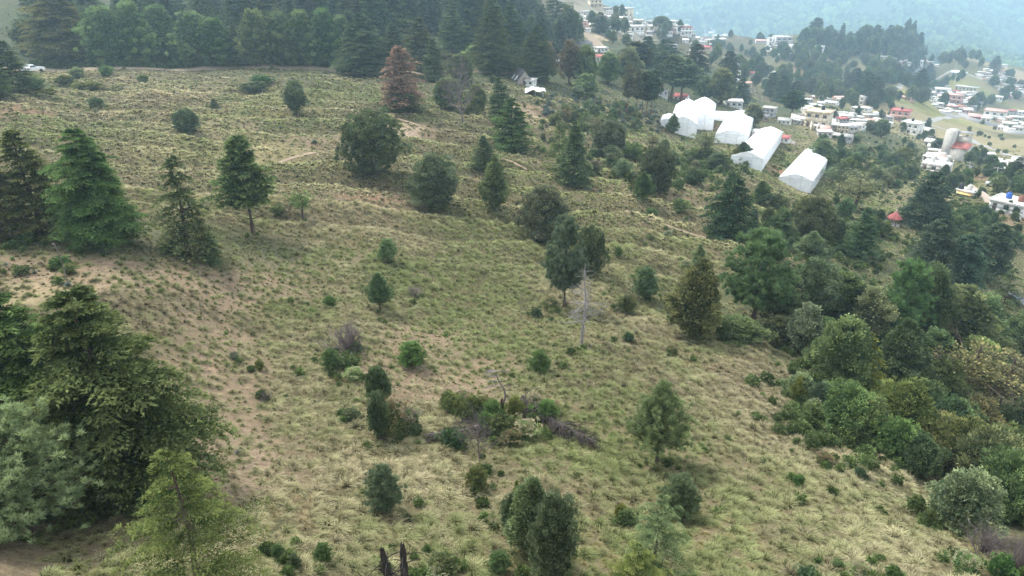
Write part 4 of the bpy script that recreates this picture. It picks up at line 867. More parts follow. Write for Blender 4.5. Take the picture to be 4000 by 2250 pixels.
ZP = []
def zcolor(t): return {'d': 'dark', 'b': 'bluish', 'k': 'green', 'g': 'grey', 'r': 'brown', 'p': 'pale', 'n': 'mid-green', 'o': 'olive', 'l': 'light', 'v': 'bright green'}[t]
def zone(kinds, n, ell, hr, tints, label, cat=None, group=None, wide=(.8, 1.2), hide=None, ok=None):
    cx, cy_, rx, ry = ell; k = 0; tries = 0
    while k < n and tries < n * 6:
        tries += 1
        a = random.random() * 6.283; r = random.random() ** .5
        px, py = cx + rx * r * math.cos(a), cy_ + ry * r * math.sin(a); p = spot(px, py)
        if ok and not ok(px, py, p): continue
        h = random.uniform(*hr) * (1.4 if p[1] > 400 else 1); kd = random.choice(kinds); nm, ct, parts, wr = PROTO[kd]
        tk_ = random.choice(tints)
        if nm == 'oak_tree' and h < 4.5: nm = 'leafy_bush'; ct = 'bush'
        if nm == 'oak_tree' and p[1] > 330: nm = 'valley_tree'
        e = put(nm, None, None, (p[0], p[1], p[2] - .04 * h), label, ct, group or label); ZP.append((e, tk_, h))
        e.rotation_euler[2] = random.random() * 6.28; w = h * random.uniform(*wide); e.scale = (w, w, h); e.empty_display_size = .1
        tt = tinted(tk_)
        for pn, me in parts: o = put(pn, me, e); o.color = (*tt, 1)
        k += 1
def wzone(kinds, n, box, hr, tints, label, group=None, wide=(.8, 1.2)):
    """same, over a box of bearings (degrees) and distances (m) so that woods have depth behind their front row"""
    for _ in range(n):
        a = R(random.uniform(box[0], box[1])); r = random.uniform(box[2], box[3]); x, y = math.sin(a) * r, math.cos(a) * r
        h = random.uniform(*hr); kd = random.choice(kinds); nm, ct, parts, wr = PROTO[kd]
        tk_ = random.choice(tints)
        e = put(nm, None, None, (x, y, float(ground(x, y)) - .04 * h), label, ct, group or label); ZP.append((e, tk_, h))
        e.rotation_euler[2] = random.random() * 6.28; w = h * random.uniform(*wide); e.scale = (w, w, h); e.empty_display_size = .1
        tt = tinted(tk_)
        for pn, me in parts: o = put(pn, me, e); o.color = (*tt, 1)
wzone(['cyp', 'fir', 'cyp2', 'fir2'], 46, (-34, -14, 232, 330), (16, 25), 'dnk', 'dark conifer in the dense wood behind the roadside row')
wzone(['cyp', 'fir', 'cyp', 'fir2'], 52, (-14, -1.5, 236, 345), (17, 26), 'dnn', 'dark conifer in the wood above the road bend')
wzone(['cyp', 'fir', 'fir2', 'oak2'], 22, (-1.5, 5, 262, 345), (12, 20), 'bbn', 'bluish conifer between the wood and the upper village')
zone(['oak2', 'thintree'], 8, (1180, 60, 200, 40), (14, 18), 'rg', 'reddish bare-looking tree among the conifers of the upper wood')
zone(['shrub', 'laurel', 'laurel'], 60, (540, 160, 440, 5), (2, 5), 'dno', 'dark bush at the foot of the roadside row')
zone(['shrub', 'shrub2', 'flower'], 16, (1200, 240, 90, 40), (.8, 2), 'kbn', 'low bush near the half-dead tree')
zone(['shrub', 'shrub2', 'laurel', 'flower'], 34, (1440, 380, 130, 70), (.8, 2.4), 'kbpng', 'low bush on the slope around the twin conifers')
zone(['laurel', 'shrub', 'shrub2', 'oak2', 'oak'], 40, (1700, 420, 220, 60), (1.2, 3.4), 'kong', 'blue-green bush on the scrubby slope below the greenhouses', ok=lambda x, y, p: not (1880 < x < 2100 and y < 480))
zone(['laurel', 'shrub', 'shrub2', 'thintree'], 44, (1500, 300, 130, 36), (1., 3.), 'kbgr', 'tangled bush in and around the agave field')
zone(['oak', 'laurel', 'shrub', 'oak2'], 28, (2050, 580, 180, 80), (1.2, 4.2), 'kbnd', 'bush on the steep slope above the right-hand wood')
zone(['oak', 'laurel', 'oak2', 'shrub'], 60, (2190, 400, 130, 90), (2, 5), 'kbgd', 'bush in the overgrown gully left of the field', ok=lambda x, y, p: y > 345)
zone(['oak', 'laurel', 'oak2'], 26, (2480, 590, 120, 60), (2, 5), 'kbd', 'bush on the slope below the white house at the right edge')
zone(['oak', 'laurel', 'oak2'], 26, (2470, 460, 110, 40), (2, 5), 'kbd', 'bush around the houses at the right edge')
zone(['oak', 'oak2', 'oak'], 30, (2370, 375, 200, 50), (3, 6), 'bkg', 'bush along the edge of the straw-coloured field', ok=lambda x, y, p: abs(x - 2300 - (y - 330) * 1.9) < 46)
zone(['oak', 'oak2', 'round'], 140, (2080, 180, 230, 62), (4, 8), 'bbk', 'bluish bush or small tree on the valley side below the knoll')
zone(['oak', 'oak2', 'round'], 34, (1850, 130, 110, 50), (4, 7), 'bbk', 'bluish small tree below the ridge houses')
zone(['oak', 'oak2', 'round'], 22, (1600, 75, 140, 42), (4, 7), 'bbk', 'small tree between the upper village houses')
zone(['oak', 'oak2', 'round'], 40, (2420, 220, 170, 60), (4, 8), 'bbk', 'bluish bush among the far valley hamlets')
zone(['oak', 'round', 'oak2'], 16, (2160, 300, 120, 40), (3, 6), 'kbb', 'small tree among the grey-roofed valley houses')
zone(['cedar', 'fir', 'tallpine', 'oak'], 165, (2180, 92, 185, 50), (7, 14), 'bbd', 'blue-hazed pine of the wooded knoll')
zone(['oak', 'round', 'fir2', 'oak2'], 100, (2340, 125, 180, 46), (6, 11), 'bbk', 'hazy tree on the right flank of the wooded knoll')
zone(['oak', 'round', 'fir2', 'tallpine'], 36, (2330, 108, 80, 36), (7, 12), 'bbk', 'hazy tree on the right shoulder of the wooded knoll')
zone(['round', 'oak'], 16, (2010, 72, 80, 7), (8, 13), 'bd', 'dark tree on the ridge left of the wooded knoll')

zone(['oak', 'oak2', 'round'], 50, (2190, 235, 170, 34), (3, 7), 'bbk', 'bluish tree on the valley floor around the tall dark pair')
zone(['shrub', 'flower', 'shrub2'], 40, (2440, 350, 130, 50), (1, 2.2), 'kgo', 'low bush on the straw-coloured field')
# agaves
agp = [(791,360,26),(852,405,22),(707,324,18),(1106,318,18),(255,636,24),(272,640,14),(15,668,18),(88,688,24),(73,590,30),(600,1142,22),(528,1156,22),(1720,560,20),(2035,1070,24),(1440,1098,20),(700,190,12)]
agl = ['agave in the bare patch left of the very large juniper','agave at the left foot of the very large juniper','agave high on the meadow above the bare patch','agave at the end of the upper path','agave on the bare bank under the crest trees','small agave beside the one on the bare bank','agave at the left edge of the bank','pale agave on the left bank above the big cypress','tall agave at the foot of the edge cypress','dark agave on the bare strip right of the big cypress','dark agave just right of the feathery cypress top','agave above the footpath','agave near the left tip of the thicket','agave by the end of the ribbed fallen trunk','small agave at the upper road']
def agave(p, w, lab, grp=None):
    o = put('agave', AGV, None, (p[0], p[1], p[2]), 'blue-green spiky ' + lab, 'agave', grp); o.scale = (w, w, w * .9); o.rotation_euler = (0, 0, random.random() * 6); return o
for (x, y, w), lb in zip(agp, agl): p = spot(x, y); agave(p, max(.6, width_at(p, w) / 1.2), lb)
for k in range(150):
    x = random.uniform(1365, 1665); y = 262 + (x - 1365) * .13 + random.uniform(-30, 38)
    p = spot(x, y); ZP.append((agave(p, random.uniform(1.3, 2.3), 'agave in the crowded agave field below the village wood', 'agaves of the crowded agave field'), 'k', 5 if k % 2 else 6))
p = spot(172, 720); mb = MB(); tube(mb, [(0, 0, 0), (.05, 0, 1.2), (.02, .05, 2.4), (-.12, .05, 3.4)], [.04, .035, .03, .03], 6); tube(mb, [(-.12, .05, 3.4), (-.3, .05, 3.5)], [.07, .05], 6)
e = put('agave_stalk', None, None, tuple(p), 'tall dry agave flower stalk leaning above the big cypress', 'agave'); put('stalk', mb.build('stalk', M_TWIG, True), e); o = put('leaves', AGV, e); o.scale = (.9, .9, .7)

# low weeds and seedlings: round the feet of trees (added there for contact shade), in the gully and over the slope
def weeds():
    g = np.random.default_rng(12); P = []; T = []
    bases = [np.array(o.location) for o in C.objects if o.parent is None and o.get('category') in ('tree', 'shrub', 'bush')]
    for b in bases:
        r = math.hypot(b[0], b[1])
        if r > 260: continue
        for k in range(3): P.append((b[0] + g.normal(0, 1.1), b[1] + g.normal(-.3, 1.0), g.uniform(.3, .8))); T.append(g.uniform(.8, 1.5) * np.array([.8, .9, .6]))
    for k in range(900):
        r = g.uniform(28, 200); a = R(g.uniform(-40, 40)); x, y = math.sin(a) * r, math.cos(a) * r
        q = float(vnoise(np.array([x]), np.array([y]), 14, 41)[0]) 
        if q < .05 and k % 4: continue
        P.append((x, y, g.uniform(.2, .55))); T.append((np.array([.9, 1.05, .6]) if g.random() < .4 else np.array([1.1, .95, .8])) * g.uniform(1., 1.9))
    for px, py, rx, ry, n in ((2200, 1020, 260, 130, 1500), (2300, 850, 260, 140, 1500), (2100, 600, 220, 110, 450), (1750, 420, 240, 70, 500), (1480, 300, 140, 50, 500), (2250, 420, 200, 90, 700), (2430, 560, 150, 90, 900), (520, 166, 460, 7, 1500)):
        for k in range(n):
            a = g.random() * 6.28; q = abs(g.normal(0, .48)); p = spot(px + rx * q * math.cos(a), py + ry * q * math.sin(a)); P.append((p[0], p[1], g.uniform(.5, 1.3))); T.append(g.uniform(.7, 1.6) * np.array([.9, .95, .72]))
    P = np.array(P); T = np.array(T); on = on_path(P[:, 0], P[:, 1]); P = P[~on]; T = T[~on]; n = len(P); V = np.c_[P[:, 0], P[:, 1], ground(P[:, 0], P[:, 1]) - .03]; s = P[:, 2:3]
    W = [clumpy(60 + k, W=.6, H0=0, H1=.8, clumps=20, leaves=16, cr=.2, leaf=.15, slim=.2 + .1 * k, taper=.2, lobes=5, lump=.6, fill=40, up=.6).build('weed', M_WEED) for k in range(3)]
    scatter('undergrowth', 'low green and brown weeds growing between the grass and trees', 'undergrowth', V, np.c_[np.zeros((n, 2)), g.random(n) * 6.28], np.c_[s, s, s * .9], g.integers(0, 3, n), np.array(T), W)
M_WEED = leafmat('weed_leaves', (.045, .07, .035), (.22, .27, .13), .4, True)
weeds()

# ------------------------------------------------------------------ fallen trunks and burnt stumps
def sight(p): return math.atan2(p[0], p[1])
def log_tree(x0, y0, x1, y1, r, label, ribs=34, side=1, m=M_CHAR, lift=.6, rl=1.35):
    a, b = spot(x0, y0), spot(x1, y1); n = 12; u = np.linspace(0, 1, n)[:, None]; P = a + (b - a) * u
    P[:, 2] = ground(P[:, 0], P[:, 1]) + lift * (1 - .5 * u[:, 0]) + .05 * np.sin(u[:, 0] * 9); base = P[0].copy(); Q = P - base
    e = put('fallen_tree', None, None, tuple(base), label, 'fallen tree'); mb = MB(); tube(mb, Q, r * (1 - .75 * u[:, 0]), 8); put('trunk', mb.build('trunk', m, True), e)
    mb = MB(); d = unit((Q[-1] - Q[0])[None])[0]; sd = np.array([d[1], -d[0], 0]) * side
    for k in range(ribs):
        s = .1 + .9 * random.random(); c = Q[min(n - 1, int(s * (n - 1)))]; L = rl * (1.2 - .6 * s) * random.uniform(.6, 1.1); w = np.linspace(0, 1, 6)[:, None]
        for sg in (random.uniform(.5, 1),) if k % 3 else (random.uniform(.3, 1), -random.uniform(.3, 1)):
            B = c + sd * sg * L * w + d * L * .45 * w ** 2 + np.array([0, 0, 1.]) * (L * random.uniform(.1, .7) * w - L * .7 * w ** 2) + rng.normal(0, .12, 3) * L * w ** 2 + d * L * random.uniform(-1., 1.) * w
            tube(mb, B, np.linspace(.045, .012, 6), 4, False)
            for q in range(7):
                f = random.uniform(.3, 1); o_ = c + (B[-1] - c) * f; tube(mb, [o_, o_ + unit(rng.normal(size=(1, 3)) + sd * sg + [0, 0, .3])[0] * L * .4], [.014, .006], 3, False)
    put('branches', mb.build('branches', M_DEADW, True), e); return e
log_tree(1345, 1040, 1420, 1092, .26, 'fallen trunk with curved rib-like branches right of the charred trunk', side=1)
log_tree(1405, 1085, 1500, 1122, .12, 'tangled dead treetop at the lower end of the ribbed fallen trunk', ribs=46, side=1, rl=1.3, m=M_DEADW)
log_tree(1245, 1080, 1065, 1105, .13, 'grey fallen tree lying left behind the purplish bare tree', ribs=40, side=-1, m=M_TWIG, rl=1.5)
log_tree(1315, 1015, 1350, 1060, .12, 'short dark fallen limb beside the charred trunk', ribs=26, side=1)
M_RAW = barkmat('raw_split_wood', (.30, .15, .07), (.50, .30, .15))
def snag(px, py, top, r, label, forks, name='charred_trunk'):
    p = spot(px, py); h = tall(p, top); e = put(name, None, None, tuple(p), label, 'dead trunk')
    for fx, fy, lean, fh, raw in forks:
        t = np.linspace(0, 1, 7)[:, None]; P = np.array([fx, fy, -.1]) + np.array([lean, .05, h * fh]) * t; mb = MB(); tube(mb, P, r * (1.25 - .55 * t[:, 0]) * (1 + .12 * np.sin(t[:, 0] * 17)), 9)
        for k in range(6):   # jagged top
            a = k * 1.05; c = P[-1] + np.array([math.cos(a), math.sin(a), 0]) * r * .4; tube(mb, [c, c + [0, 0, r * random.uniform(.7, 1.9)]], [r * .28, .005], 4, False)
        put('trunk', mb.build('trunk', M_CHAR, True), e)
        if raw:
            mb = MB(); c = P[-1]; 
            for k in range(5): a = k * 1.26; q = c + np.array([math.cos(a), math.sin(a), -.1]) * r * .55; tube(mb, [q - [0, 0, r], q + [0, 0, r * random.uniform(.3, 1.4)]], [r * .30, .01], 5)
            put('split_wood', mb.build('split_wood', M_RAW, True), e)
    return e, p, h
e, p, h = snag(1005, 1475, 1378, .16, 'two short burnt stumps side by side at the bottom edge', [(-.38, 0, -.18, .93, False), (.22, .1, .02, 1., False)], 'burnt_stump')
mb = MB()
for k in range(26):
    a = random.random() * 6.28; s = np.array([random.choice([-.4, .25]), 0, random.uniform(.3, h * .8)]); L = random.uniform(.5, 1.1); w = np.linspace(0, 1, 5)[:, None]
    tube(mb, s + np.array([math.cos(a), math.sin(a), .25]) * L * w - np.array([0, 0, .5 * L]) * w ** 2, np.linspace(.03, .01, 5), 4, False)
put('branches', mb.build('branches', M_CHAR, True), e)
e, p, h = snag(1268, 1052, 988, .17, 'charred broken trunk with raw orange wood at its top, in the lower centre', [(-.1, 0, -.05, .72, True), (.42, 0, .3, .68, True)])
mb = MB(); t = np.linspace(0, 1, 8)[:, None]; hh = tall(p, 938); P = np.array([-.1, .1, h * .5]) + np.array([-.15, 0, hh - h * .5]) * t + np.array([.25, 0, 0]) * np.sin(t * 5); tube(mb, P, np.linspace(.09, .02, 8), 5, False)
for k in range(30):
    c = P[random.randint(3, 7)]; a = random.choice([3.1, 3.4, .2, 2.6]) + random.uniform(-.4, .4); L = random.uniform(.5, 1.5); w = np.linspace(0, 1, 4)[:, None]
    tube(mb, c + np.array([math.cos(a), math.sin(a) * .5, .25]) * L * w - np.array([0, 0, .35 * L]) * w ** 2, np.linspace(.03, .008, 4), 3, False)
put('limbs', mb.build('limbs', M_TWIG, True), e)

# ------------------------------------------------------------------ buildings
def colmat(name, rough=.8, n=.12, scale=1.2):
    def f(nt, b):
        oi = N(nt, 'ShaderNodeObjectInfo'); tc = N(nt, 'ShaderNodeNewGeometry'); q = noise(nt, scale, 5, tc.outputs['Position'], .65)
        nt.links.new(mixc(nt, 1., oi.outputs['Color'], ramp(nt, q, [(.3, (1 - 2.2 * n,) * 3), (.65, (1 + n * .3,) * 3)]), 'MULTIPLY'), b.inputs['Base Color'])
    return mat(name, (.8, .8, .8), rough, f)
M_WALL = colmat('rendered_wall'); M_ROOF = colmat('roof_surface', .85, .2, .9); M_FILM = colmat('greenhouse_film', .5, .06, .9)
M_GLASS = mat('window_glass', (.03, .04, .05), .15, spec=.6); M_FRAME = mat('window_frame', (.5, .5, .5), .5); M_DOOR = mat('painted_door', (.12, .09, .07), .6)
M_TANK = mat('black_plastic_tank', (.02, .02, .022), .4); M_BLUE = mat('blue_plastic_tank', (.03, .10, .35), .4)
M_STEEL = mat('grey_steel', (.25, .25, .26), .5); M_CONC = barkmat('cast_concrete', (.42, .40, .37), (.58, .56, .52), 2)
def box(mb, x0, x1, y0, y1, z0, z1):
    V = [(x0, y0, z0), (x1, y0, z0), (x1, y1, z0), (x0, y1, z0), (x0, y0, z1), (x1, y0, z1), (x1, y1, z1), (x0, y1, z1)]
    mb.add(V, [[0, 3, 2, 1], [4, 5, 6, 7], [0, 1, 5, 4], [1, 2, 6, 5], [2, 3, 7, 6], [3, 0, 4, 7]])
def wall_open(mb, w, h0, h1, y, holes, t=.2):
    """front wall (facing -y) from x -w/2..w/2 with window and door holes, real openings"""
    xs = sorted({-w / 2, w / 2} | {v for q in holes for v in q[:2]}); zs = sorted({h0, h1} | {v for q in holes for v in q[2:]})
    for a, b in zip(xs[:-1], xs[1:]):
        for c, d in zip(zs[:-1], zs[1:]):
            if any(q[0] <= a and b <= q[1] and q[2] <= c and d <= q[3] for q in holes): continue
            box(mb, a, b, y, y + t, c, d)
def make_house(w, d, floors, roof, nwin=3, over=.35, balcony=False, unfinished=False):
    """list of (part, mesh, colour slot, subparts); -y is the front"""
    H = 2.7 * floors; parts = []; mb = MB(); holes = []; doorx = -w * .28
    for f in range(floors):
        for k in range(nwin):
            cx = -w / 2 + w * (k + .5) / nwin
            if f == 0 and k == 0: holes.append((cx - .5, cx + .5, 0, 2.1)); continue
            holes.append((cx - .65, cx + .65, f * 2.7 + .95, f * 2.7 + 2.1))
    wall_open(mb, w, -2.2, H, -d / 2, [(a, b, max(c, 0), e) for a, b, c, e in holes])
    box(mb, -w / 2, w / 2, d / 2 - .2, d / 2, -2.2, H)
    mid = H * .5
    for s in (-1, 1):
        x0, x1 = (-w / 2, -w / 2 + .2) if s < 0 else (w / 2 - .2, w / 2)
        for (y0, y1, z0, z1) in ((-d / 2 + .2, -.7, -2.2, H), (.7, d / 2 - .2, -2.2, H), (-.7, .7, -2.2, .95), (-.7, .7, 2.1, H)): box(mb, x0, x1, y0, y1, z0, z1)
    if roof in ('gable', 'shed') :
        for s in (-1, 1):
            x0, x1 = (-w / 2, -w / 2 + .2) if s < 0 else (w / 2 - .2, w / 2); rp = 1.3 if roof == 'gable' else .9
            yr = 0 if roof == 'gable' else d / 2
            V = [(x0, -d / 2, H), (x0, d / 2, H), (x0, yr, H + rp), (x1, -d / 2, H), (x1, d / 2, H), (x1, yr, H + rp)]
            mb.add(V, [[0, 2, 1], [3, 4, 5]]); mb.add(V, [[0, 1, 4, 3], [1, 2, 5, 4], [2, 0, 3, 5]])
        if roof == 'shed': box(mb, -w / 2 + .2, w / 2 - .2, d / 2 - .2, d / 2, H, H + .9)
    parts.append(('wall', mb.build('wall', M_WALL), 'w', []))
    rb = MB()
    if roof == 'flat':
        box(rb, -w / 2 - over, w / 2 + over, -d / 2 - over, d / 2 + over, H + .003, H + .22)
        if not unfinished: 
            for (a, b, c, e) in ((-w/2-over, w/2+over, -d/2-over, -d/2-over+.15), (-w/2-over, w/2+over, d/2+over-.15, d/2+over), (-w/2-over, -w/2-over+.15, -d/2-over+.15, d/2+over-.15), (w/2+over-.15, w/2+over, -d/2-over+.15, d/2+over-.15)): box(rb, a, b, c, e, H + .22, H + .5)
        else:
            for x in (-w / 2 + .2, 0, w / 2 - .2):
                for y in (-d / 2 + .2, d / 2 - .2): box(rb, x - .12, x + .12, y - .12, y + .12, H + .22, H + 1.1)
    else:
        rp = 1.3 if roof == 'gable' else .9; o = .45; th = .12
        prof = [(-d / 2 - o, H - rp * o / (d / 2) * (1 if roof == 'gable' else .5)), (0, H + rp), (d / 2 + o, H - rp * o / (d / 2))] if roof == 'gable' else [(-d / 2 - o, H - rp * o / d), (d / 2 + o, H + rp + rp * o / d)]
        for (y0, z0), (y1, z1) in zip(prof[:-1], prof[1:]):
            x0, x1 = -w / 2 - o, w / 2 + o; V = [(x0, y0, z0 + .01), (x1, y0, z0 + .01), (x1, y1, z1 + .01), (x0, y1, z1 + .01)]; V2 = [(a, b, c + th) for a, b, c in V]
            rb.add(V + V2, [[0, 3, 2, 1], [4, 5, 6, 7], [0, 1, 5, 4], [1, 2, 6, 5], [2, 3, 7, 6], [3, 0, 4, 7]])
            for q in range(int(w / .9)):   # corrugation ridges
                xx = x0 + (q + .5) * (x1 - x0) / int(w / .9); rb.add([(xx - .06, y0, z0 + th), (xx + .06, y0, z0 + th), (xx + .06, y1, z1 + th), (xx - .06, y1, z1 + th), (xx - .03, y0, z0 + th + .09), (xx + .03, y0, z0 + th + .09), (xx + .03, y1, z1 + th + .09), (xx - .03, y1, z1 + th + .09)], [[4, 5, 6, 7], [0, 4, 7, 3], [1, 2, 6, 5], [0, 1, 5, 4], [2, 3, 7, 6]])
    parts.append(('roof', rb.build('roof', M_ROOF), 'r', []))
    for k, (a, b, c, e) in enumerate(holes):
        fb = MB(); y = -d / 2 + .06
        if c == 0 and not k:
            box(fb, a + .02, b - .02, y, y + .06, .02, e - .02); parts.append(('door', fb.build('door', M_DOOR), None, [])); continue
        for q in ((a, a + .07, c, e), (b - .07, b, c, e), (a + .07, b - .07, c, c + .07), (a + .07, b - .07, e - .07, e), ((a + b) / 2 - .03, (a + b) / 2 + .03, c + .07, e - .07)): box(fb, q[0], q[1], y, y + .07, q[2], q[3])
        gb = MB(); box(gb, a + .05, b - .05, y + .03, y + .045, c + .05, e - .05)
        parts.append(('window', fb.build('window', M_FRAME), None, [('pane', gb.build('pane', M_GLASS))]))
    for s in (-1, 1):
        gb = MB(); fb = MB(); x = s * (w / 2 - .1); box(gb, x - .01, x + .01, -.65, .65, 1., 2.05); 
        for q in ((-.7, -.63, .95, 2.1), (.63, .7, .95, 2.1), (-.63, .63, .95, 1.02), (-.63, .63, 2.03, 2.1), (-.03, .03, 1.02, 2.03)): box(fb, x - .03, x + .03, *q)
        parts.append(('window', fb.build('window', M_FRAME), None, [('pane', gb.build('pane', M_GLASS))]))
    if balcony:
        bb = MB(); box(bb, -w / 2, w / 2, -d / 2 - 1.3, -d / 2 - .003, 2.62, 2.75)
        for k in range(5): x = -w / 2 + .1 + k * (w - .2) / 4; box(bb, x - .08, x + .08, -d / 2 - 1.28, -d / 2 - 1.12, 0, 2.61)
        box(bb, -w / 2, w / 2, -d / 2 - 1.29, -d / 2 - 1.2, 2.75, 3.5); parts.append(('balcony', bb.build('balcony', M_WALL), 'w', []))
    return parts, w, H
HP = {'f1': make_house(8, 6.5, 1, 'flat'), 'f2': make_house(8, 7, 2, 'flat'), 'g1': make_house(8, 6, 1, 'gable'), 's1': make_house(7, 5, 1, 'shed', 2), 'u1': make_house(8, 6.5, 1, 'flat', unfinished=True, over=.02),
      'long': make_house(16, 6, 1, 'flat', 6), 'lg': make_house(14, 6.5, 1, 'gable', 5), 'b2': make_house(9, 7, 2, 'flat', 3, balcony=True), 'g2': make_house(9, 7, 2, 'gable', 3, balcony=True), 'u2': make_house(8, 7, 2, 'flat', unfinished=True, over=.02)}
WC = dict(w=(.82, .80, .76), c=(.72, .62, .46), g=(.42, .41, .40), p=(.66, .42, .36), b=(.40, .28, .21), r=(.40, .12, .09), y=(.75, .58, .30), s=(.62, .72, .60), o=(.72, .38, .22), d=(.22, .22, .23), k=(.58, .55, .50), t=(.46, .40, .33), m=(.52, .17, .16))
def house(kind, px, py, wpx, rot, wc, rc, label, cat='house', name='house'):
    parts, w0, H = HP[kind]; p = spot(px, py); W = width_at(p, wpx); s = W / (w0 * (.75 + .35 * abs(math.sin(R(rot)))))
    s = min(max(s, .5), 2.2); e = put(name, None, None, tuple(p), label, cat)
    e.rotation_euler[2] = -sight(p) + R(rot); e.scale = (s, s, min(s, 1.35)); e.empty_display_size = .1
    for pn, me, slot, sub in parts:
        o = put(pn, me, e); o.color = (*(WC[wc] if slot == 'w' else WC[rc] if slot == 'r' else (1, 1, 1)), 1)
        for sn, sm in sub: put(sn, sm, o)
    return e, p, s, H
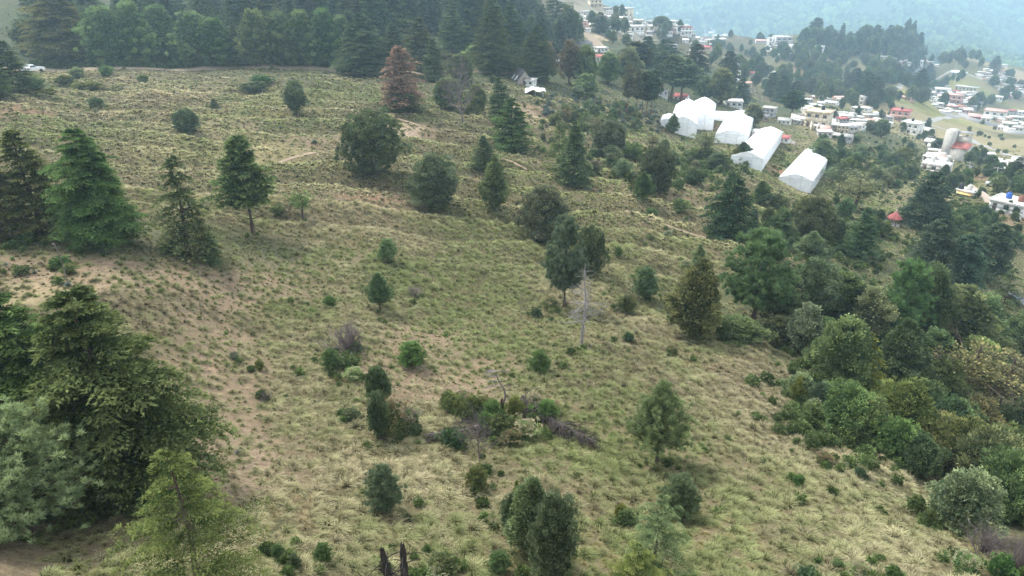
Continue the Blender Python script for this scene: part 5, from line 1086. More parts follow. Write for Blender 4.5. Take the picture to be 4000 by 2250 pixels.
HOUSES = [
 ('f1',1301,32,26,20,'k','w','pale house glimpsed between the two tall bluish firs'),('b2',1496,19,26,15,'c','k','beige two-storey house highest in the upper village'),('f1',1441,40,18,-20,'g','w','left small house under the beige two-storey one'),
 ('f1',1457,36,15,10,'w','k','narrow white house under the beige two-storey one'),('f1',1473,35,17,30,'k','w','house right of the narrow white one'),('u1',1489,44,14,0,'g','g','grey block shed behind the single dark cypress'),('f1',1526,28,20,20,'k','k','low house right of the beige two-storey one'),
 ('f2',1572,44,30,-30,'c','w','big cream house above the light green poplar'),('f2',1597,46,26,25,'c','w','cream two-storey house with a pink band above the light green poplar'),('f1',1598,62,30,15,'c','w','cream house right of the light green poplar'),('f1',1620,59,22,15,'k','k','grey-roofed house right of the cream row'),
 ('f1',1598,79,32,20,'w','w','lower white house right of the light green poplar'),('f1',1545,70,18,20,'k','w','small house left of the light green poplar'),('f1',1538,84,15,-10,'w','w','tiny white house below the single dark cypress'),('g1',1551,78,14,20,'w','m','tiny house with a red roof left of the poplar'),
 ('f1',1579,94,18,10,'w','w','white shed below the light green poplar'),('f1',1641,64,24,15,'g','k','grey flat house in the middle of the ridge row'),('f1',1663,70,24,25,'k','w','hip-roofed pale house in the ridge row'),('f2',1690,68,20,30,'w','w','white two-storey house in the ridge row'),
 ('f1',1713,76,28,20,'w','w','long white building at the right of the ridge row'),('b2',1722,87,26,25,'w','m','white house with red arches and balcony above the road'),('f1',1700,80,16,-10,'p','p','pink house left of the red-arched one'),('f1',1738,76,11,0,'w','w','tiny white house beside the top of the road'),
 ('f1',1765,80,22,15,'w','w','white house right of the top of the road'),('long',1806,79,28,5,'w','w','long white house under the round skyline tree'),('f1',1857,79,14,0,'w','w','small white house at the right end of the skyline'),('f1',1802,96,16,20,'k','w','pale house under the long white skyline house'),
 ('f1',1786,108,20,20,'c','w','cream house right of the road'),('lg',1774,124,28,-25,'p','m','long pink-roofed building beside the road'),('u1',1694,119,15,20,'g','g','grey block hut on the bare slope left of the road'),('f1',1798,141,12,20,'w','w','white house between the two tall cypresses'),
 ('g1',1471,120,28,30,'g','d','grey-roofed house behind the brown-crowned tree'),('f1',1511,130,26,25,'w','w','white-roofed house with a red water tower below the beige yard'),('g1',1511,150,17,10,'w','m','small house with a pinkish red roof above the rounded green tree'),('f1',1399,162,16,20,'k','w','shack with a white tarpaulin behind the brownish tree'),
 ('f1',1656,240,34,25,'g','g','open-fronted pavilion house left of the red-trunked pines'),('g1',1714,252,28,-20,'w','m','pink-roofed house behind the red-trunked pines'),('u2',1850,170,14,20,'g','k','upper grey house right of the dark cypress'),('u1',1858,196,16,10,'k','w','lower grey house right of the dark cypress'),
 ('f1',1843,268,34,8,'w','w','white flat house right of the green round-topped tree'),('u2',1965,113,34,20,'g','k','large grey stepped house under the knoll'),('f2',1943,113,20,15,'w','k','white wing left of the large grey stepped house'),('lg',1915,108,24,10,'w','p','low building with a long pinkish roof'),
 ('long',2048,124,36,-5,'w','w','isolated white flat-roofed house on the slope under the knoll'),('f1',1983,144,18,0,'w','w','small white roof among bushes below the stepped house'),('f1',2004,137,8,10,'w','w','tiny white shed below the isolated white house'),('u1',1930,139,24,20,'t','t','brown unfinished house among the bushes'),
 ('lg',1936,188,30,-15,'c','w','cream barn at the curve of the small road'),('f1',1912,184,12,20,'w','k','small house left of the cream barn'),('f1',2036,157,8,0,'w','w','tiny white house right of the brown unfinished one'),
 ('lg',2303,160,26,-5,'w','w','long white-roofed house on the ridge road'),('f1',2302,174,22,10,'w','w','white house below the long white-roofed one'),('g1',2321,160,12,0,'c','m','tiny red-roofed house on the ridge road'),('s1',2336,162,14,-10,'k','w','tin-roofed shed at the right of the ridge road houses'),
 ('f1',2270,167,10,10,'w','w','white wall-like house left of the bluish roadside tree'),('f1',2229,152,9,0,'w','w','tiny white hut at the left ridge lamp'),('s1',2403,189,14,0,'g','w','shed alone below the ridge road'),('f1',2428,186,6,0,'w','w','tiny white box house above the far hamlet'),
 ('f1',2480,190,16,20,'p','k','pinkish house at the left of the far hamlet'),('f1',2494,186,18,10,'k','w','white-roofed house of the far hamlet'),('u1',2500,197,15,-20,'t','t','brick hut in the middle of the far hamlet'),('f1',2515,188,16,10,'w','k','house at the right of the far hamlet'),
 ('f1',2548,162,24,-5,'c','w','white-roofed house on the pale spur at the right'),('f1',2524,168,12,10,'w','w','small white house left of the spur house'),
 ('long',2431,227,42,-15,'c','k','long cream building above the straw-coloured slope'),('f1',2384,219,10,20,'c','k','small guard hut beside the valley road'),('f1',2370,234,26,10,'g','w','white-roofed building at the top of the valley hamlet'),('f1',2354,242,22,10,'k','w','left pale house at the top of the valley hamlet'),
 ('f1',2373,250,22,10,'c','w','cream house in the middle of the valley hamlet'),('b2',2398,260,28,-8,'p','p','two-storey pink house with a balcony in the valley hamlet'),('f1',2361,257,20,15,'g','w','low house left of the pink balcony house'),('f1',2416,258,12,-20,'k','k','narrow house right of the pink balcony house'),
 ('f1',2397,272,14,10,'s','w','pale green house below the pink balcony house'),('f1',2417,270,10,0,'o','o','small orange house in the valley hamlet'),('f1',2437,266,20,5,'k','w','white-roofed house right of the small orange one'),('s1',2457,266,18,0,'g','g','grey-roofed shed right of the valley hamlet'),
 ('f1',2431,284,20,10,'p','w','pink and white house at the bottom of the valley hamlet'),('g1',2446,250,12,-20,'w','w','white gabled house on the green slope'),('f1',2507,251,18,5,'w','w','white-roofed house on the green terrace'),('u1',2534,230,20,10,'k','w','left house of the terrace group at the right edge'),
 ('f1',2557,222,18,0,'k','k','upper house of the terrace group at the right edge'),('u1',2545,240,16,10,'t','w','lower house of the terrace group at the right edge'),('g1',2283,252,22,-30,'p','p','pink gabled house on the green slope in the valley'),('f1',2310,246,8,0,'w','w','tiny white house right of the pink gabled one'),
 ('b2',2499,303,36,-5,'w','p','white two-storey villa with a pink parapet'),('f1',2475,305,22,-5,'w','w','white annex left of the villa'),('s1',2449,302,20,0,'r','p','red brick shed left of the villa annex'),('f1',2537,320,24,5,'k','w','cluttered house right of the villa, lower'),
 ('f1',2553,302,20,10,'g','w','cluttered house right of the villa, upper'),('f1',2560,328,20,-10,'k','k','house at the right edge below the villa'),
 ('b2',2262,303,34,-8,'p','m','two-storey house with a pink roof above the white-roofed ones'),('g1',2232,301,22,-35,'c','p','cream gabled house left of the pink-roofed two-storey one'),('f2',2291,336,36,-20,'w','w','tall house with a broad white roof in the valley'),('g1',2330,336,28,-25,'w','w','white hip-roofed house right of the cone-shaped tree'),
 ('f2',1933,292,26,-15,'g','k','grey two-storey house above the small yard'),('s1',1919,303,18,0,'b','d','dark shed below the grey two-storey house'),('g1',1973,311,24,-10,'w','g','small house with one window and a grey roof beside the yard'),('f2',2056,318,46,-12,'c','c','large cream house behind the walled yard'),
 ('u1',2031,282,24,20,'k','w','cluttered pale house above the walled yard'),('s1',2087,315,14,10,'g','w','white-roofed shed right of the large cream house'),('f1',2072,341,28,12,'k','w','white flat-roofed house at the lower end of the yard'),('lg',2116,350,42,-10,'g','g','long grey-roofed house below the yard'),
 ('lg',2128,327,42,15,'k','g','grey hip-roofed house in the middle of the valley row'),('s1',2102,300,20,-20,'w','w','white tilted roof at the left of the valley row'),('f1',2127,300,24,10,'w','w','white house in the valley row'),('long',2153,309,30,8,'k','w','long pale house in the valley row'),
 ('f1',2178,307,16,0,'d','d','black-covered shed in the valley row'),('f1',2203,315,26,10,'g','k','grey house at the right of the valley row'),('long',2175,326,42,8,'g','k','long low grey house in front of the valley row'),('u1',2216,334,26,-15,'t','k','unfinished brick house at the right end of the valley row'),
 ('f1',2192,298,22,5,'t','g','brown house behind the black-covered shed'),('u2',2160,262,26,-20,'k','k','roofless grey ruin below the tall dark pair'),('lg',2110,250,26,30,'p','p','reddish low building on the bare slope'),('f1',2071,252,8,0,'w','w','tiny white house right of the valley clump'),
 ('f1',2176,279,22,-30,'w','w','white slab-roofed house below the ruin'),('f1',2091,240,14,10,'c','w','small white roof above the reddish building'),
 ('g1',2348,368,32,-20,'g','k','grey gabled house left of the tower house'),('f1',2375,362,13,10,'k','w','small pale house left of the tower house'),('s1',2360,402,20,-25,'r','p','dark red house below the tower house'),('f1',2347,385,20,5,'c','w','small cream house left of the tower house'),
 ('f1',2369,388,16,5,'w','w','white roof between the cream house and the tower house'),('u1',2353,430,50,-12,'k','w','large unfinished block house with a roof tank'),('f1',2480,396,26,10,'g','w','grey house at the edge of the straw field'),('f1',2522,417,20,0,'t','w','brown house by the dark trees at the right'),
 ('s1',2504,411,15,0,'w','w','white shed left of the brown house at the right'),('f1',2558,409,12,0,'w','w','small white roof at the right edge'),('f1',2432,492,36,-22,'w','w','white house with a cluttered roof and a yellow awning'),('f1',2540,531,66,-18,'w','w','white house with blue and brown roof tanks at the right edge'),
 ('f1',1911,342,28,-10,'w','w','left white shed at the top of the fourth greenhouse'),('f1',1945,346,30,-10,'w','w','right white shed at the top of the fourth greenhouse'),('g1',1967,356,20,-10,'w','m','little house with a pink roof behind the fourth greenhouse'),
 ('f1',1326,214,34,-18,'w','w','white-roofed porch house in front of the A-frame')]
TANKS = {}
def infill(n, ell, w, kinds='f1 f1 u1 f2 g1 s1 u2 lg'.split()):
    k = t = 0
    while k < n and t < n * 30:
        t += 1; a = random.random() * 6.283; q = random.random() ** .5; px, py = ell[0] + ell[2] * q * math.cos(a), ell[1] + ell[3] * q * math.sin(a)
        if any(abs(px - h[1]) < (h[3] * .42 + w[0] * .5) and abs(py - h[2]) < 5 for h in HOUSES) or (px, py) in PL: continue
        if any(math.hypot(px - u, (py - v) * 2) < w[0] for u, v in PL): continue
        PL.append((px, py)); wc, rc = random.choice(['wk', 'ww', 'gw', 'kw', 'cw', 'cp', 'gg', 'tk', 'pw', 'ww', 'kk', 'gm'])
        nm = dict(w='white', c='cream', g='grey', p='pink', k='pale', t='brown')[wc] + dict(w=' white-roofed', k='', g=' grey-roofed', p=' pink-roofed', m=' red-roofed')[rc]
        kd = random.choice(kinds); hut = kd in ('s1', 'u1'); nm = nm.replace(' house', ''); e, p, s, H = house(kd, px, py, random.uniform(*w) * .8, random.choice([-30, -15, 0, 10, 20, 30]), wc, rc, nm + ' house', 'shed' if hut else 'house', 'shed' if hut else 'house'); e['group'] = 'houses packed into the hillside village'; ZP.append((e, nm, H)); k += 1  # unfinished block houses carry the name shed here too
PL = []
infill(50, (1590, 62, 150, 34), (13, 22)); infill(14, (1770, 95, 60, 26), (12, 18)); infill(34, (2120, 308, 120, 26), (13, 24)); infill(12, (2050, 262, 70, 22), (12, 18)); infill(44, (2405, 258, 62, 30), (10, 17)); infill(12, (2550, 312, 36, 24), (14, 22))
infill(24, (2500, 192, 40, 14), (9, 14)); infill(20, (2550, 232, 36, 16), (11, 16)); infill(12, (2370, 395, 36, 30), (13, 20)); infill(8, (2545, 425, 40, 14), (12, 18)); infill(8, (2300, 166, 60, 6), (9, 14)); infill(8, (1865, 215, 26, 50), (12, 16)); infill(16, (1970, 130, 50, 22), (9, 14))
for h_ in HOUSES:
    e, p, s, H = house(*h_)
    TANKS[h_[7]] = (e, p, s, H)
def cyl(mb, x, y, z0, z1, r, k=12): tube(mb, [(x, y, z0), (x, y, z1)], [r, r], k)
def tank(hl, dx, dy, m, label):
    e, p, s, H = TANKS[hl]; a = e.rotation_euler[2]; c, sn = math.cos(a), math.sin(a); dx *= s; dy *= s
    t = put('water_tank', None, None, (p[0] + dx * c - dy * sn, p[1] + dx * sn + dy * c, p[2] + (H + .22) * e.scale[2]), label, 'water tank')
    mb = MB(); tube(mb, [(0, 0, 0), (0, 0, .1), (0, 0, .5), (0, 0, .55), (0, 0, 1.1), (0, 0, 1.35)], [.6, .66, .66, .62, .66, .3], 14); put('tank_body', mb.build('tank_body', m, True), t)
    mb = MB(); cyl(mb, 0, 0, 1.352, 1.5, .26); put('lid', mb.build('lid', m, True), t)
tank('white house with blue and brown roof tanks at the right edge', -1.5, 1., M_BLUE, 'blue round water tank on the white house at the right edge')
tank('white house with blue and brown roof tanks at the right edge', 1.6, .6, mat('brown_tank', (.2, .08, .05), .5), 'brown water tank on the white house at the right edge')
tank('large cream house behind the walled yard', .5, 2, M_TANK, 'black water tank on the large cream house')
tank('large unfinished block house with a roof tank', -1.4, 0, M_CONC, 'pale water tank on the large unfinished block house')
tank('grey house at the edge of the straw field', -2.6, 1, M_TANK, 'black water tank on the grey house by the straw field')
tank('tall house with a broad white roof in the valley', -1, 1.5, M_TANK, 'black water tank on the broad white roof')
tank('two-storey house with a pink roof above the white-roofed ones', 0, 1, M_TANK, 'dark water tank on the pink roof')
tank('white house with a cluttered roof and a yellow awning', .3, .4, M_CONC, 'pale water tank on the cluttered white roof')
tank('white house with a cluttered roof and a yellow awning', -3, -1, M_TANK, 'black water tank on the corner of the cluttered white roof')
tank('isolated white flat-roofed house on the slope under the knoll', 0, 0, M_CONC, 'pale tank on the isolated white house')
tank('large grey stepped house under the knoll', 0, 1, M_CONC, 'tank on top of the large grey stepped house')
tank('white house between the two tall cypresses', 0, 0, M_TANK, 'black tank on the house between the two tall cypresses')
tank('long low grey house in front of the valley row', 3, 0, M_TANK, 'black tank at the right of the long low grey house')
tank('long grey-roofed house below the yard', -5, 0, M_TANK, 'dark drum on the long grey-roofed house') if False else None
# yellow awning
e, p, s, H = TANKS['white house with a cluttered roof and a yellow awning']
mb = MB(); box(mb, -3, 4, -6.3, -3.28, 1.9, 2.0); [box(mb, x - .06, x + .06, -6.2, -6.08, -1.5, 1.89) for x in (-2.9, .5, 3.9)]; o = put('awning', mb.build('awning', M_WALL), e); o.color = (.75, .52, .18, 1)
# the tower house: a tall windowless block, a lower wing with a red roof and an open roof frame
p = spot(2412, 402); e = put('tower_house', None, None, tuple(p), 'tall grey concrete house with a windowless tower and a red lower roof', 'house'); e.rotation_euler[2] = -sight(p) - R(12); m_ = width_at(p, 1)
W = 36 * m_; mb = MB(); box(mb, -W / 2, W / 2, -4, 4, -4, 5.2); o = put('wall', mb.build('wall', M_WALL), e); o.color = (.46, .43, .38, 1)
mb = MB(); mb.add([(-W/2-.3, -4.5, 5.25), (W/2+.3, -4.5, 5.25), (W/2+.3, .5, 6.6), (-W/2-.3, .5, 6.6), (-W/2-.3, -4.5, 5.4), (W/2+.3, -4.5, 5.4), (W/2+.3, .5, 6.75), (-W/2-.3, .5, 6.75)], [[0,3,2,1],[4,5,6,7],[0,1,5,4],[1,2,6,5],[2,3,7,6],[3,0,4,7]]); o = put('roof', mb.build('roof', M_ROOF), e); o.color = (.50, .17, .14, 1)
mb = MB(); box(mb, -W / 2 - 3.2, -W / 2 - .003, -4.2, 2.2, -4, 11.2); o = put('tower', mb.build('tower', M_WALL), e); o.color = (.50, .47, .42, 1)
mb = MB(); box(mb, -W/2, W/2-1, 1, 4, 5.203, 8.6); o = put('upper_room', mb.build('upper_room', M_WALL), e); o.color = (.55, .50, .42, 1)
mb = MB(); [cyl(mb, x, y, 8.6, 10.2, .07, 6) for x in (-W/2+.3, 0, W/2-1.3) for y in (1.2, 3.8)]; box(mb, -W/2, W/2-.6, .8, 4.2, 10.2, 10.3); put('roof_frame', mb.build('roof_frame', M_STEEL), e)
# the A-frame cabin
p = spot(1311, 207); e = put('cabin', None, None, tuple(p), 'weathered cabin with a steep dark corrugated roof at the wood edge', 'cabin'); e.rotation_euler[2] = -sight(p) + R(20); hh = tall(p, 172)
M_DARKROOF = colmat('corrugated_sheet', .7, .25, 1.5); mb = MB(); w = 2.2; L = 3
for s in (-1, 1):
    for q in range(14):
        y0 = -L + q * 2 * L / 14; y1 = y0 + 2 * L / 14 * .55; x0 = s * (w + .35); mb.add([(x0, y0, .3), (x0, y1, .3), (0, y1, hh), (0, y0, hh), (x0, y1 + .01, .36), (x0, y0 + 2*L/14, .36), (0, y0 + 2*L/14, hh + .06), (0, y1 + .01, hh + .06)], [[0, 1, 2, 3], [4, 5, 6, 7]])
o = put('roof', mb.build('roof', M_DARKROOF), e); o.color = (.17, .16, .16, 1)
mb = MB(); mb.add([(-w, -L + .2, -.6), (w, -L + .2, -.6), (w, -L + .2, .5), (0, -L + .2, hh - .25), (-w, -L + .2, .5)], [[0, 1, 2, 3, 4]]); mb.add([(-w, L - .2, -.6), (w, L - .2, -.6), (w, L - .2, .5), (0, L - .2, hh - .25), (-w, L - .2, .5)], [[4, 3, 2, 1, 0]]); mb.add([(-w, -L+.2, -.6), (-w, L-.2, -.6), (-w, L-.2, .5), (-w, -L+.2, .5), (w, -L+.2, -.6), (w, L-.2, -.6), (w, L-.2, .5), (w, -L+.2, .5)], [[0, 3, 2, 1], [4, 5, 6, 7]])
o = put('wall', mb.build('wall', M_WALL), e); o.color = (.35, .30, .26, 1)
mb = MB(); box(mb, -.5, .5, -L + .12, -L + .19, -.3, 1.6); put('door', mb.build('door', M_DOOR), e)
mb = MB(); [mb.add([(x, y, .9 + .03), (x, y + .7, .9 + .03), (x * .55, y + .7, hh * .55), (x * .55, y, hh * .55)], [[0, 1, 2, 3]]) for x in (2.12, -2.12) for y in (-1.6, .8)]
for v in mb.v: v[:, 0] += np.sign(v[:, 0]) * .25
o = put('skylight', mb.build('skylight', M_WALL), e); o.color = (.75, .78, .8, 1)
p = spot(1346, 236); mb = MB(); u, v = np.meshgrid(np.linspace(-2.6, 2.6, 12), np.linspace(-2, 2, 10), indexing='ij'); zz = 1.3 + .35 * np.sin(u * 2.1) * np.cos(v * 1.9) + .2 * rng.random(u.shape) - .12 * (u ** 2 + v ** 2) * .5
i, j = np.meshgrid(np.arange(11), np.arange(9), indexing='ij'); a = (i * 10 + j).ravel(); V = np.stack([u, v, zz], -1).reshape(-1, 3); mb.add(V, np.stack([a, a + 10, a + 11, a + 1], -1)); mb.add(V - [0, 0, .06], np.stack([a, a + 1, a + 11, a + 10], -1)); 
for x in (-2, 0, 2):
    for y in (-1.5, 1.5): tube(mb, [(x, y, -.6), (x, y, 1.0)], [.06, .06], 5)
o = put('tarpaulin_shelter', mb.build('tarpaulin_shelter', M_FILM), None, tuple(p), 'low shelter covered by a crumpled white tarpaulin below the cabin', 'shelter'); o.color = (.8, .82, .85, 1)
# kiosk with a red pyramid roof
p = spot(2247, 566); e = put('kiosk', None, None, tuple(p), 'open hexagonal kiosk under a red pointed roof beside the tall cedar', 'kiosk'); hh = tall(p, 531); w = width_at(p, 34) / 2; e.rotation_euler[2] = .3
mb = MB(); A = [(w * 1.1 * math.cos(k * 1.0472), w * 1.1 * math.sin(k * 1.0472), hh * .52) for k in range(6)]
mb.add(A + [(0, 0, hh)] + [(x, y, z - .12) for x, y, z in A], [[k, (k + 1) % 6, 6] for k in range(6)]); mb.add(A + [(x, y, z - .12) for x, y, z in A], [[k, k + 6, (k + 1) % 6 + 6, (k + 1) % 6] for k in range(6)]); mb.add([(x, y, z - .12) for x, y, z in A], [[5, 4, 3, 2, 1, 0]])
o = put('roof', mb.build('roof', M_ROOF), e); o.color = (.30, .095, .09, 1)
for k in range(6): mb = MB(); cyl(mb, w * .9 * math.cos(k * 1.0472), w * .9 * math.sin(k * 1.0472), -.5, hh * .52 - .12, .09, 8); put('post', mb.build('post', M_BARK), e)
mb = MB(); cyl(mb, 0, 0, -.6, .06, w, 6); put('base', mb.build('base', M_CONC), e)
mb = MB(); cyl(mb, 0, 0, hh - .1, hh + .35, .12, 8); o = put('roof_cap', mb.build('roof_cap', M_WALL), e); o.color = (.7, .6, .55, 1)

# ------------------------------------------------------------------ greenhouses
M_WFRAME = mat('white_pipe_frame', (.66, .67, .68), .5)
def greenhouse(fx, fy, bx, by, w, hw, hr, label, lift=0.):
    a, b = spot(fx, fy), spot(bx, by); d = b - a; L = math.hypot(d[0], d[1]); e = put('greenhouse', None, None, tuple(a), label, 'greenhouse', 'white film greenhouses on the terraces')
    e.rotation_euler[2] = math.atan2(d[1], d[0]) - math.pi / 2; dz = d[2]; n = max(5, int(L / 2.6)); y = np.linspace(0, L, n * 2 + 1)
    prof = [(-w/2, 0), (-w/2, hw * .5), (-w/2, hw), (-w*.4, hw + (hr-hw)*.26), (-w*.25, hw + (hr-hw)*.60), (-w*.1, hw + (hr-hw)*.86), (0, hr), (w*.1, hw + (hr-hw)*.86), (w*.25, hw + (hr-hw)*.60), (w*.4, hw + (hr-hw)*.26), (w/2, hw), (w/2, hw * .5), (w/2, 0)]
    k = len(prof); V = []
    for q, yy in enumerate(y):
        sag = .0 if q % 2 == 0 else -.07
        for x, z in prof:
            s = 1 + sag * .5 if z > hw else 1; zz = z + (sag if z > hw else 0) + dz * yy / L; gz = -.8 if z == 0 else 0
            V.append((x * (1 + sag * .25), yy, zz + gz + rng.normal(0, .02)))
    i, j = np.meshgrid(np.arange(len(y) - 1), np.arange(k - 1), indexing='ij'); f = (i * k + j).ravel(); mb = MB(); mb.add(V, np.stack([f, f + 1, f + k + 1, f + k], -1))
    o = put('film_cover', mb.build('film_cover', M_FILM), e); o.color = (.93, .94, .95, 1)
    for nm, yy, zz, rv in (('front_panel', -.02, 0, 1), ('rear_panel', L + .02, dz, -1)):
        mb = MB(); P = [(x * .995, yy, z + zz - (.8 if z == 0 else 0)) for x, z in prof]; mb.add(P, [list(range(k))[::rv]]); o = put(nm, mb.build(nm, M_FILM), e); o.color = (.92, .93, .93, 1)
    fb = MB()
    for x in (-w / 2, -w * .17, w * .17, w / 2): zt = hw if abs(x) > w * .3 else hw + (hr - hw) * .86; tube(fb, [(x, -.08, -.8), (x, -.08, zt)], [.05, .05], 5)
    tube(fb, [(-w / 2, -.08, hw), (w / 2, -.08, hw)], [.05, .05], 5); tube(fb, [(-w * .17, -.08, hw * .75), (w * .17, -.08, hw * .75)], [.04, .04], 5)
    for q in range(0, len(y), 2):
        for s in (-1, 1): tube(fb, [(s * (w / 2 + .04), y[q], dz * y[q] / L - .8), (s * (w / 2 + .04), y[q], dz * y[q] / L + hw)], [.045, .045], 4)
    put('frame', fb.build('frame', M_WFRAME), e); return e
greenhouse(1716, 340, 1728, 290, 7.4, 3.2, 5.2, 'leftmost tall white greenhouse, with a boxy front extension')
greenhouse(1759, 326, 1768, 284, 7.6, 3.2, 5.2, 'second tall white greenhouse, close beside the leftmost')
greenhouse(1676, 322, 1682, 308, 3.6, 2.0, 2.6, 'very small white greenhouse at the far left of the group')
greenhouse(1785, 300, 1850, 304, 4.0, 1.6, 2.8, 'long low white greenhouse lying crosswise behind the others')
greenhouse(1838, 362, 1862, 306, 8.2, 2.5, 3.8, 'third big greenhouse, between the red earth cuts')
greenhouse(1876, 420, 1935, 348, 6.6, 2.2, 3.4, 'fourth big greenhouse, its near end behind the dark tree')
greenhouse(1998, 474, 2056, 400, 7.0, 2.2, 3.3, 'last greenhouse, alone at the lower right of the group')
p = spot(1790, 328)

# ------------------------------------------------------------------ walls and fences
def yardwall(P, h, t, label, col=(.5, .48, .45), name='yard_wall'):
    Q = np.array([spot(*q)[:2] for q in P]); d = np.r_[0, np.cumsum(np.linalg.norm(np.diff(Q, axis=0), axis=1))]; s = np.linspace(0, d[-1], max(2, int(d[-1] / 3)) + 1)
    X, Y = np.interp(s, d, Q[:, 0]), np.interp(s, d, Q[:, 1]); Z_ = ground(X, Y); T = unit(np.stack([np.gradient(X), np.gradient(Y)], -1)); Nn = np.stack([-T[:, 1], T[:, 0]], -1) * t / 2
    V = []; o0 = np.array([X[0], Y[0], Z_[0]])
    for k in range(len(s)):
        for sx, z in ((1, -.8), (1, h), (-1, h), (-1, -.8)): V.append((X[k] + sx * Nn[k, 0], Y[k] + sx * Nn[k, 1], Z_[k] + z))
    V = np.array(V) - o0; mb = MB(); F = []
    for k in range(len(s) - 1):
        for a in range(3): F.append([k*4+a, k*4+a+1, k*4+4+a+1, k*4+4+a])
    mb.add(V, F); mb.add(V, [[0, 3, 2, 1]]); n = (len(s) - 1) * 4; mb.add(V, [[n, n+1, n+2, n+3]])
    o = put(name, mb.build(name, M_WALL), None, tuple(o0), label, 'wall'); o.color = (*col, 1)
yardwall([(1988, 300), (2006, 304), (2012, 312)], 2.2, .2, 'left cream wall of the dry yard', (.62, .56, .48))
yardwall([(1990, 298), (2026, 298), (2036, 312), (2040, 328)], 2.2, .2, 'cream wall around the dry yard beside the large cream house', (.66, .60, .50))
yardwall([(2052, 336), (2066, 312), (2072, 300)], 2., .2, 'sloping wall right of the large cream house', (.66, .62, .56))
yardwall([(2410, 290), (2440, 303), (2470, 312), (2514, 320)], 2.2, .25, 'long grey wall below the villa along the field', (.40, .39, .40))
yardwall([(2514, 320), (2530, 334), (2560, 338), (2610, 340)], 2.2, .25, 'grey wall at the right edge below the cluttered houses', (.52, .50, .50))
yardwall([(2365, 283), (2385, 292), (2410, 300)], 1.6, .25, 'low stone wall where the valley road meets the field', (.42, .41, .42))
yardwall([(2445, 484), (2470, 500), (2500, 528)], 1.8, .25, 'brown wall running down from the awning house', (.42, .34, .28))
yardwall([(2310, 150), (2250, 148), (2200, 146)], 1.0, .25, 'low pale wall along the ridge road', (.55, .50, .48))
yardwall([(1960, 352), (1985, 358), (2000, 366)], 1.0, .2, 'stone wall behind the pink-roofed little house', (.32, .30, .28))
yardwall([(2400, 250), (2425, 268), (2440, 252)], 1.4, .2, 'white retaining wall on the green slope', (.68, .64, .60))

# ------------------------------------------------------------------ poles
def pole(px, py, top, label, arm='cross', wood=True):
    p = spot(px, py); h = max(5, tall(p, top)); e = put('utility_pole' if arm != 'lamp' else 'street_lamp', None, None, tuple(p), label, 'pole'); e.rotation_euler[2] = -sight(p)
    mb = MB(); tube(mb, [(0, 0, -.5), (0, 0, h)], [.17, .11], 8); put('post', mb.build('post', M_CONC), e); mb = MB()
    if arm == 'lamp':
        tube(mb, [(0, 0, h - .2), (.5, 0, h + .3), (1.6, 0, h + .45)], [.05, .05, .05], 5); put('arm', mb.build('arm', M_CONC), e)
        mb = MB(); box(mb, 1.5, 2.2, -.16, .16, h + .36, h + .52); put('lamp_head', mb.build('lamp_head', M_CONC), e)
    else:
        for dz in ((.4, 1.2) if arm == 'double' else (.4,)): box(mb, -1., 1., -.06 - .14, -.14 + .05, h - dz, h - dz + .12)
        put('crossarm', mb.build('crossarm', M_CONC), e); mb = MB(); [cyl(mb, x, -.15, h - .28, h - .05, .05, 6) for x in (-.9, 0, .9)]; put('insulators', mb.build('insulators', M_GREYW), e)
        if arm == 'double': mb = MB(); cyl(mb, .45, 0, h - 2.4, h - 1.4, .3, 10); put('transformer', mb.build('transformer', M_CONC), e)
    return p, h
POL = [(2294,371,338,'pole in the gully bushes, left of the grey gabled house','cross'),(2332,382,341,'pole just left of the grey gabled house','cross'),(2430,449,407,'tall pole with a transformer above the awning house','double'),(2499,463,437,'pole behind the parked white van','cross'),
 (2215,146,128,'left street lamp on the ridge road','lamp'),(2290,152,127,'right street lamp on the ridge road','lamp'),(2403,174,153,'leaning pole on the ridge road right of the houses','cross'),(2462,194,168,'pole at the bend above the valley road','cross'),(2399,212,190,'pole beside the small guard hut','cross'),
 (1538,50,22,'pole in the upper village right of the single dark cypress','cross'),(1751,76,57,'pole at the top of the road','cross'),(1436,40,4,'thin pole left of the beige two-storey house','cross'),(1883,262,246,'street lamp right of the dark tree above the greenhouses','lamp'),(2056,268,256,'street lamp above the walled yard','lamp'),
 (1971,202,183,'pole at the cream barn','cross'),(2513,322,292,'street lamp at the grey wall corner','lamp'),(1803,75,61,'pole beside the round skyline tree','cross'),(2260,345,318,'thin pole in front of the broad white roof','cross'),(1826,262,238,'pole left of the white flat house','cross')]
ends = [pole(x, y, t, l, a) for x, y, t, l, a in POL]
def wire(a, b, label, sag=1.2):
    (p, h), (q, g_) = ends[a], ends[b]; A = p + [0, 0, h - .1]; B = q + [0, 0, g_ - .1]; u = np.linspace(0, 1, 14)[:, None]; P = (B - A) * u - np.array([0, 0, sag * 4]) * u * (1 - u)
    mb = MB(); tube(mb, P, np.full(14, .03), 4, False); put('power_line', mb.build('power_line', M_STEEL), None, tuple(A), label, 'cable')
wire(0, 1, 'cable between the two poles in the gully bushes'); wire(1, 2, 'cable from the gabled-house pole to the transformer pole', 2.); wire(2, 3, 'cable from the transformer pole to the pole behind the van', 1.5)
wire(7, 8, 'cable above the valley road'); wire(12, 13, 'long cable across the valley above the walled yard', 2.5)

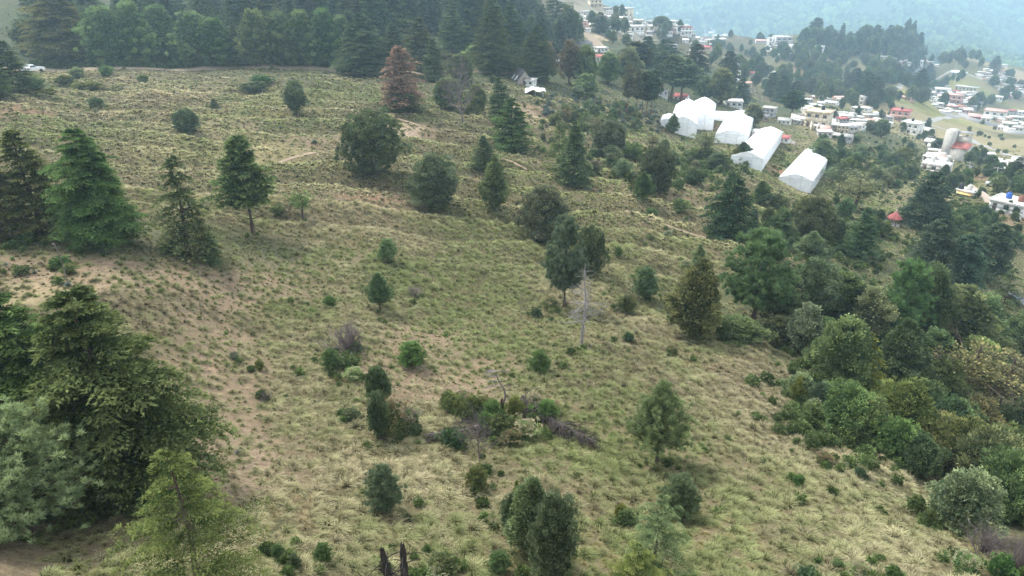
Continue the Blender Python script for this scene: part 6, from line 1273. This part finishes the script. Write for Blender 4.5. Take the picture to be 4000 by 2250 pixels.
# ------------------------------------------------------------------ vehicles
M_PAINT = mat('white_car_paint', (.80, .80, .80), .3, spec=.5); M_DPAINT = mat('dark_car_paint', (.05, .05, .06), .3, spec=.5); M_TYRE = mat('tyre_rubber', (.02, .02, .02), .8); M_RIM = mat('wheel_rim', (.4, .4, .42), .4); M_RED = mat('tail_lamp_red', (.4, .02, .02), .3)
def profile(mb, P, w0, w1, zs):
    """extrude a side outline (x, z) across the car, narrower where z is high"""
    n = len(P); ww = [w0 if z < zs else w1 for x, z in P]; V = [(x, -w, z) for (x, z), w in zip(P, ww)] + [(x, w, z) for (x, z), w in zip(P, ww)]
    mb.add(V, [list(range(n))]); mb.add(V, [list(range(n, 2 * n))[::-1]]); mb.add(V, [[k, k + n, (k + 1) % n + n, (k + 1) % n] for k in range(n)])
def vehicle(kind, px, py, rot, label, paint=None, s=1.):
    p = spot(px, py); e = put({'pickup': 'pickup_truck', 'van': 'passenger_van', 'car': 'parked_car'}[kind], None, None, tuple(p), label, {'pickup': 'pickup', 'van': 'van', 'car': 'car'}[kind]); e.rotation_euler[2] = -sight(p) + R(rot); e.scale = (s,) * 3
    L = {'pickup': 2.6, 'van': 2.6, 'car': 2.1}[kind]; paint = paint or M_PAINT
    mb = MB(); prof = {'pickup': [(-2.6, .45), (2.55, .45), (2.62, .75), (2.5, 1.0), (1.35, 1.12), (.95, 1.14), (-.65, 1.14), (-2.6, 1.12)], 'van': [(-2.6, .4), (2.55, .4), (2.6, .8), (2.35, 1.1), (-2.62, 1.12)], 'car': [(-2.1, .35), (2.1, .35), (2.15, .62), (1.9, .8), (.95, .92), (-1.3, .95), (-2.05, .88)]}[kind]; profile(mb, prof, .88, .88, 0); put('body', mb.build('body', paint), e)
    cab = {'pickup': [(1.0, 1.143), (.35, 1.72), (-.5, 1.75), (-.62, 1.143)], 'van': [(2.2, 1.123), (1.75, 1.95), (-2.4, 2.05), (-2.6, 1.123)], 'car': [(.9, .953), (.35, 1.38), (-.75, 1.4), (-1.35, .953)]}[kind]; mb = MB(); profile(mb, cab, .84, .72, cab[0][1] + .2); put('cab', mb.build('cab', paint), e)
    z0, z1 = cab[0][1] + .08, cab[1][1] - .12
    def ins(t, f): # glass on both sides
        (xa, xb) = t; return [(xa - .12 * 1, z0), (xb, z0), (xb + .05, z1), (xa - .55 * f, z1)]
    spans = {'pickup': [(.9, -.5, .9)], 'van': [(2.05, 1.2, .6), (1.0, .1, .1), (-.1, -1., .1), (-1.2, -2.3, .1)], 'car': [(.8, -.05, .7), (-.15, -1.0, .1)]}[kind]
    for xa, xb, f in spans:
        for sd in (-1, 1):
            q = [(xa - .12, z0, .835), (xb, z0, .835), (xb + .05, z1, .745), (xa - .5 * f, z1, .745)]; mb = MB(); V = [(x, sd * (w + .02), z) for x, z, w in q] + [(x, sd * (w - .03), z) for x, z, w in q]; mb.add(V, [[0, 1, 2, 3], [7, 6, 5, 4]]); put('window', mb.build('window', M_GLASS), e)
    (xa, za), (xb, zb) = cab[0], cab[1]; mb = MB(); o_ = .03; V = [(xa + o_ - .1, -.72, za + .1), (xa + o_ - .1, .72, za + .1), (xb + o_ + .08, .64, zb - .06), (xb + o_ + .08, -.64, zb - .06)]; V += [(x - .02, y, z - .02) for x, y, z in V]; mb.add(V, [[0, 1, 2, 3], [7, 6, 5, 4]]); put('windscreen', mb.build('windscreen', M_GLASS), e)
    if kind == 'pickup':
        mb = MB(); 
        for sd in (-1, 1):
            for x in (-2.5, -1.6, -.75): tube(mb, [(x, sd * .82, 1.1), (x, sd * .8, 1.85)], [.035, .035], 5)
            for z in (1.45, 1.85): tube(mb, [(-2.5, sd * .8, z), (-.75, sd * .8, z)], [.035, .035], 5)
        for x in (-2.5, -.75): tube(mb, [(x, -.8, 1.85), (x, .8, 1.85)], [.035, .035], 5)
        put('rack', mb.build('rack', paint), e)
    for x in (L * .62, -L * .60):
        for sd in (-1, 1):
            mb = MB(); tube(mb, [(x, sd * .68, .36), (x, sd * .90, .36)], [.36, .36], 16); wv = put('wheel', mb.build('wheel', M_TYRE, True), e); mb = MB(); tube(mb, [(x, sd * .88, .36), (x, sd * .925, .36)], [.21, .21], 12); put('rim', mb.build('rim', M_RIM), wv)
    for sd in (-1, 1):
        mb = MB(); box(mb, L - .04, L + .04, sd * .68 - .14, sd * .68 + .14, .62, .78); put('headlight', mb.build('headlight', M_RIM), e)
        mb = MB(); box(mb, -L - .03, -L + .03, sd * .76 - .08, sd * .76 + .08, .7, .95); put('tail_light', mb.build('tail_light', M_RED), e)
    return e
vehicle('pickup', 84, 181, 8, 'white pickup with a cargo rack on the dirt road at the upper left')
vehicle('van', 2520, 471, -4, 'white passenger van parked at the right edge below the field')
vehicle('car', 2500, 469, -10, 'white car parked left of the passenger van')
vehicle('car', 2549, 760, -30, 'dark car with a pale roof parked near the right edge', M_DPAINT)
vehicle('car', 2360, 169, 0, 'small white car on the ridge road right of the houses')

# ------------------------------------------------------------------ the air
def haze():
    x0, x1, y0, y1 = -6700, 6700, -6700, 6700; z0 = float(GZ.min()) - 1; z1 = max(float(GZ.max()), CAMZ) + 30
    V = [(x, y, z) for z in (z0, z1) for y in (y0, y1) for x in (x0, x1)]
    me = bpy.data.meshes.new('haze'); me.from_pydata(V, [], [(0, 2, 3, 1), (4, 5, 7, 6), (0, 1, 5, 4), (2, 6, 7, 3), (0, 4, 6, 2), (1, 3, 7, 5)])
    m = bpy.data.materials.new('haze'); m.use_nodes = True; nt = m.node_tree; nt.nodes.clear(); out = nt.nodes.new('ShaderNodeOutputMaterial')
    pv = nt.nodes.new('ShaderNodeVolumePrincipled'); pv.inputs['Color'].default_value = (*HAZE_COL, 1); pv.inputs['Density'].default_value = HAZE_D
    pv.inputs['Anisotropy'].default_value = .45; nt.links.new(pv.outputs[0], out.inputs['Volume']); me.materials.append(m)
    put('haze', me, label='pale blue daylight haze over the valley', cat='haze', kind='stuff')
HAZE_COL, HAZE_D = (.60, .83, 1.0), .00041
haze()

# ------------------------------------------------------------------ words that tell the many plants apart: what each stands beside
def pix(p):
    x, y, z = p[0], p[1], p[2] - CAMZ; c, s_ = math.cos(R(PITCH)), math.sin(R(PITCH)); d = y * c - z * s_; return 1288 + FPX * x / d, 724.5 - FPX * (y * s_ + z * c) / d
zs = {e.name for e, _, _ in ZP if e['category'] != 'house' or True}
LM = [(o['label'], np.array(o.location)) for o in C.objects if o.parent is None and o.get('label') and o.get('category') and o.name not in zs and not o.get('kind') and 'crowded' not in o['label'] and len(o['label'].split()) <= 10]
LX = np.array([p for _, p in LM]); used = set()
for e, tk_, h in ZP:
    p = np.array(e.location); d = np.linalg.norm(LX - p, axis=1); sx, sy = pix(p); ct = e['category']
    noun = {'shrub': 'shrub', 'bush': 'bush', 'agave': 'agave'}.get(ct, 'tree'); 
    if e.name.startswith(('cypress', 'fir', 'cedar')): noun = 'conifer'
    if e.name.startswith('pine'): noun = 'pine'
    if ct in ('house', 'shed'): noun = ct; ct = 'house'
    size = '' if ct == 'house' else ('low' if h < 1.6 else '') if noun in ('shrub', 'bush', 'agave') else ('tall' if h > 15 else 'small' if h < 5 else '')
    for i in np.argsort(d)[:9]:
        lx, ly = pix(LX[i]); dx, dy = sx - lx, sy - ly
        rel = ('right of' if dx > 0 else 'left of') if abs(dx) > abs(dy) * 1.2 else ('behind' if dy < 0 else 'in front of')
        lab = ' '.join(f"{size} {tk_ if ct == 'house' else zcolor(tk_)} {noun} {rel} the {LM[i][0]}".split())
        if lab not in used and len(lab.split()) <= 16: used.add(lab); e['label'] = lab; break
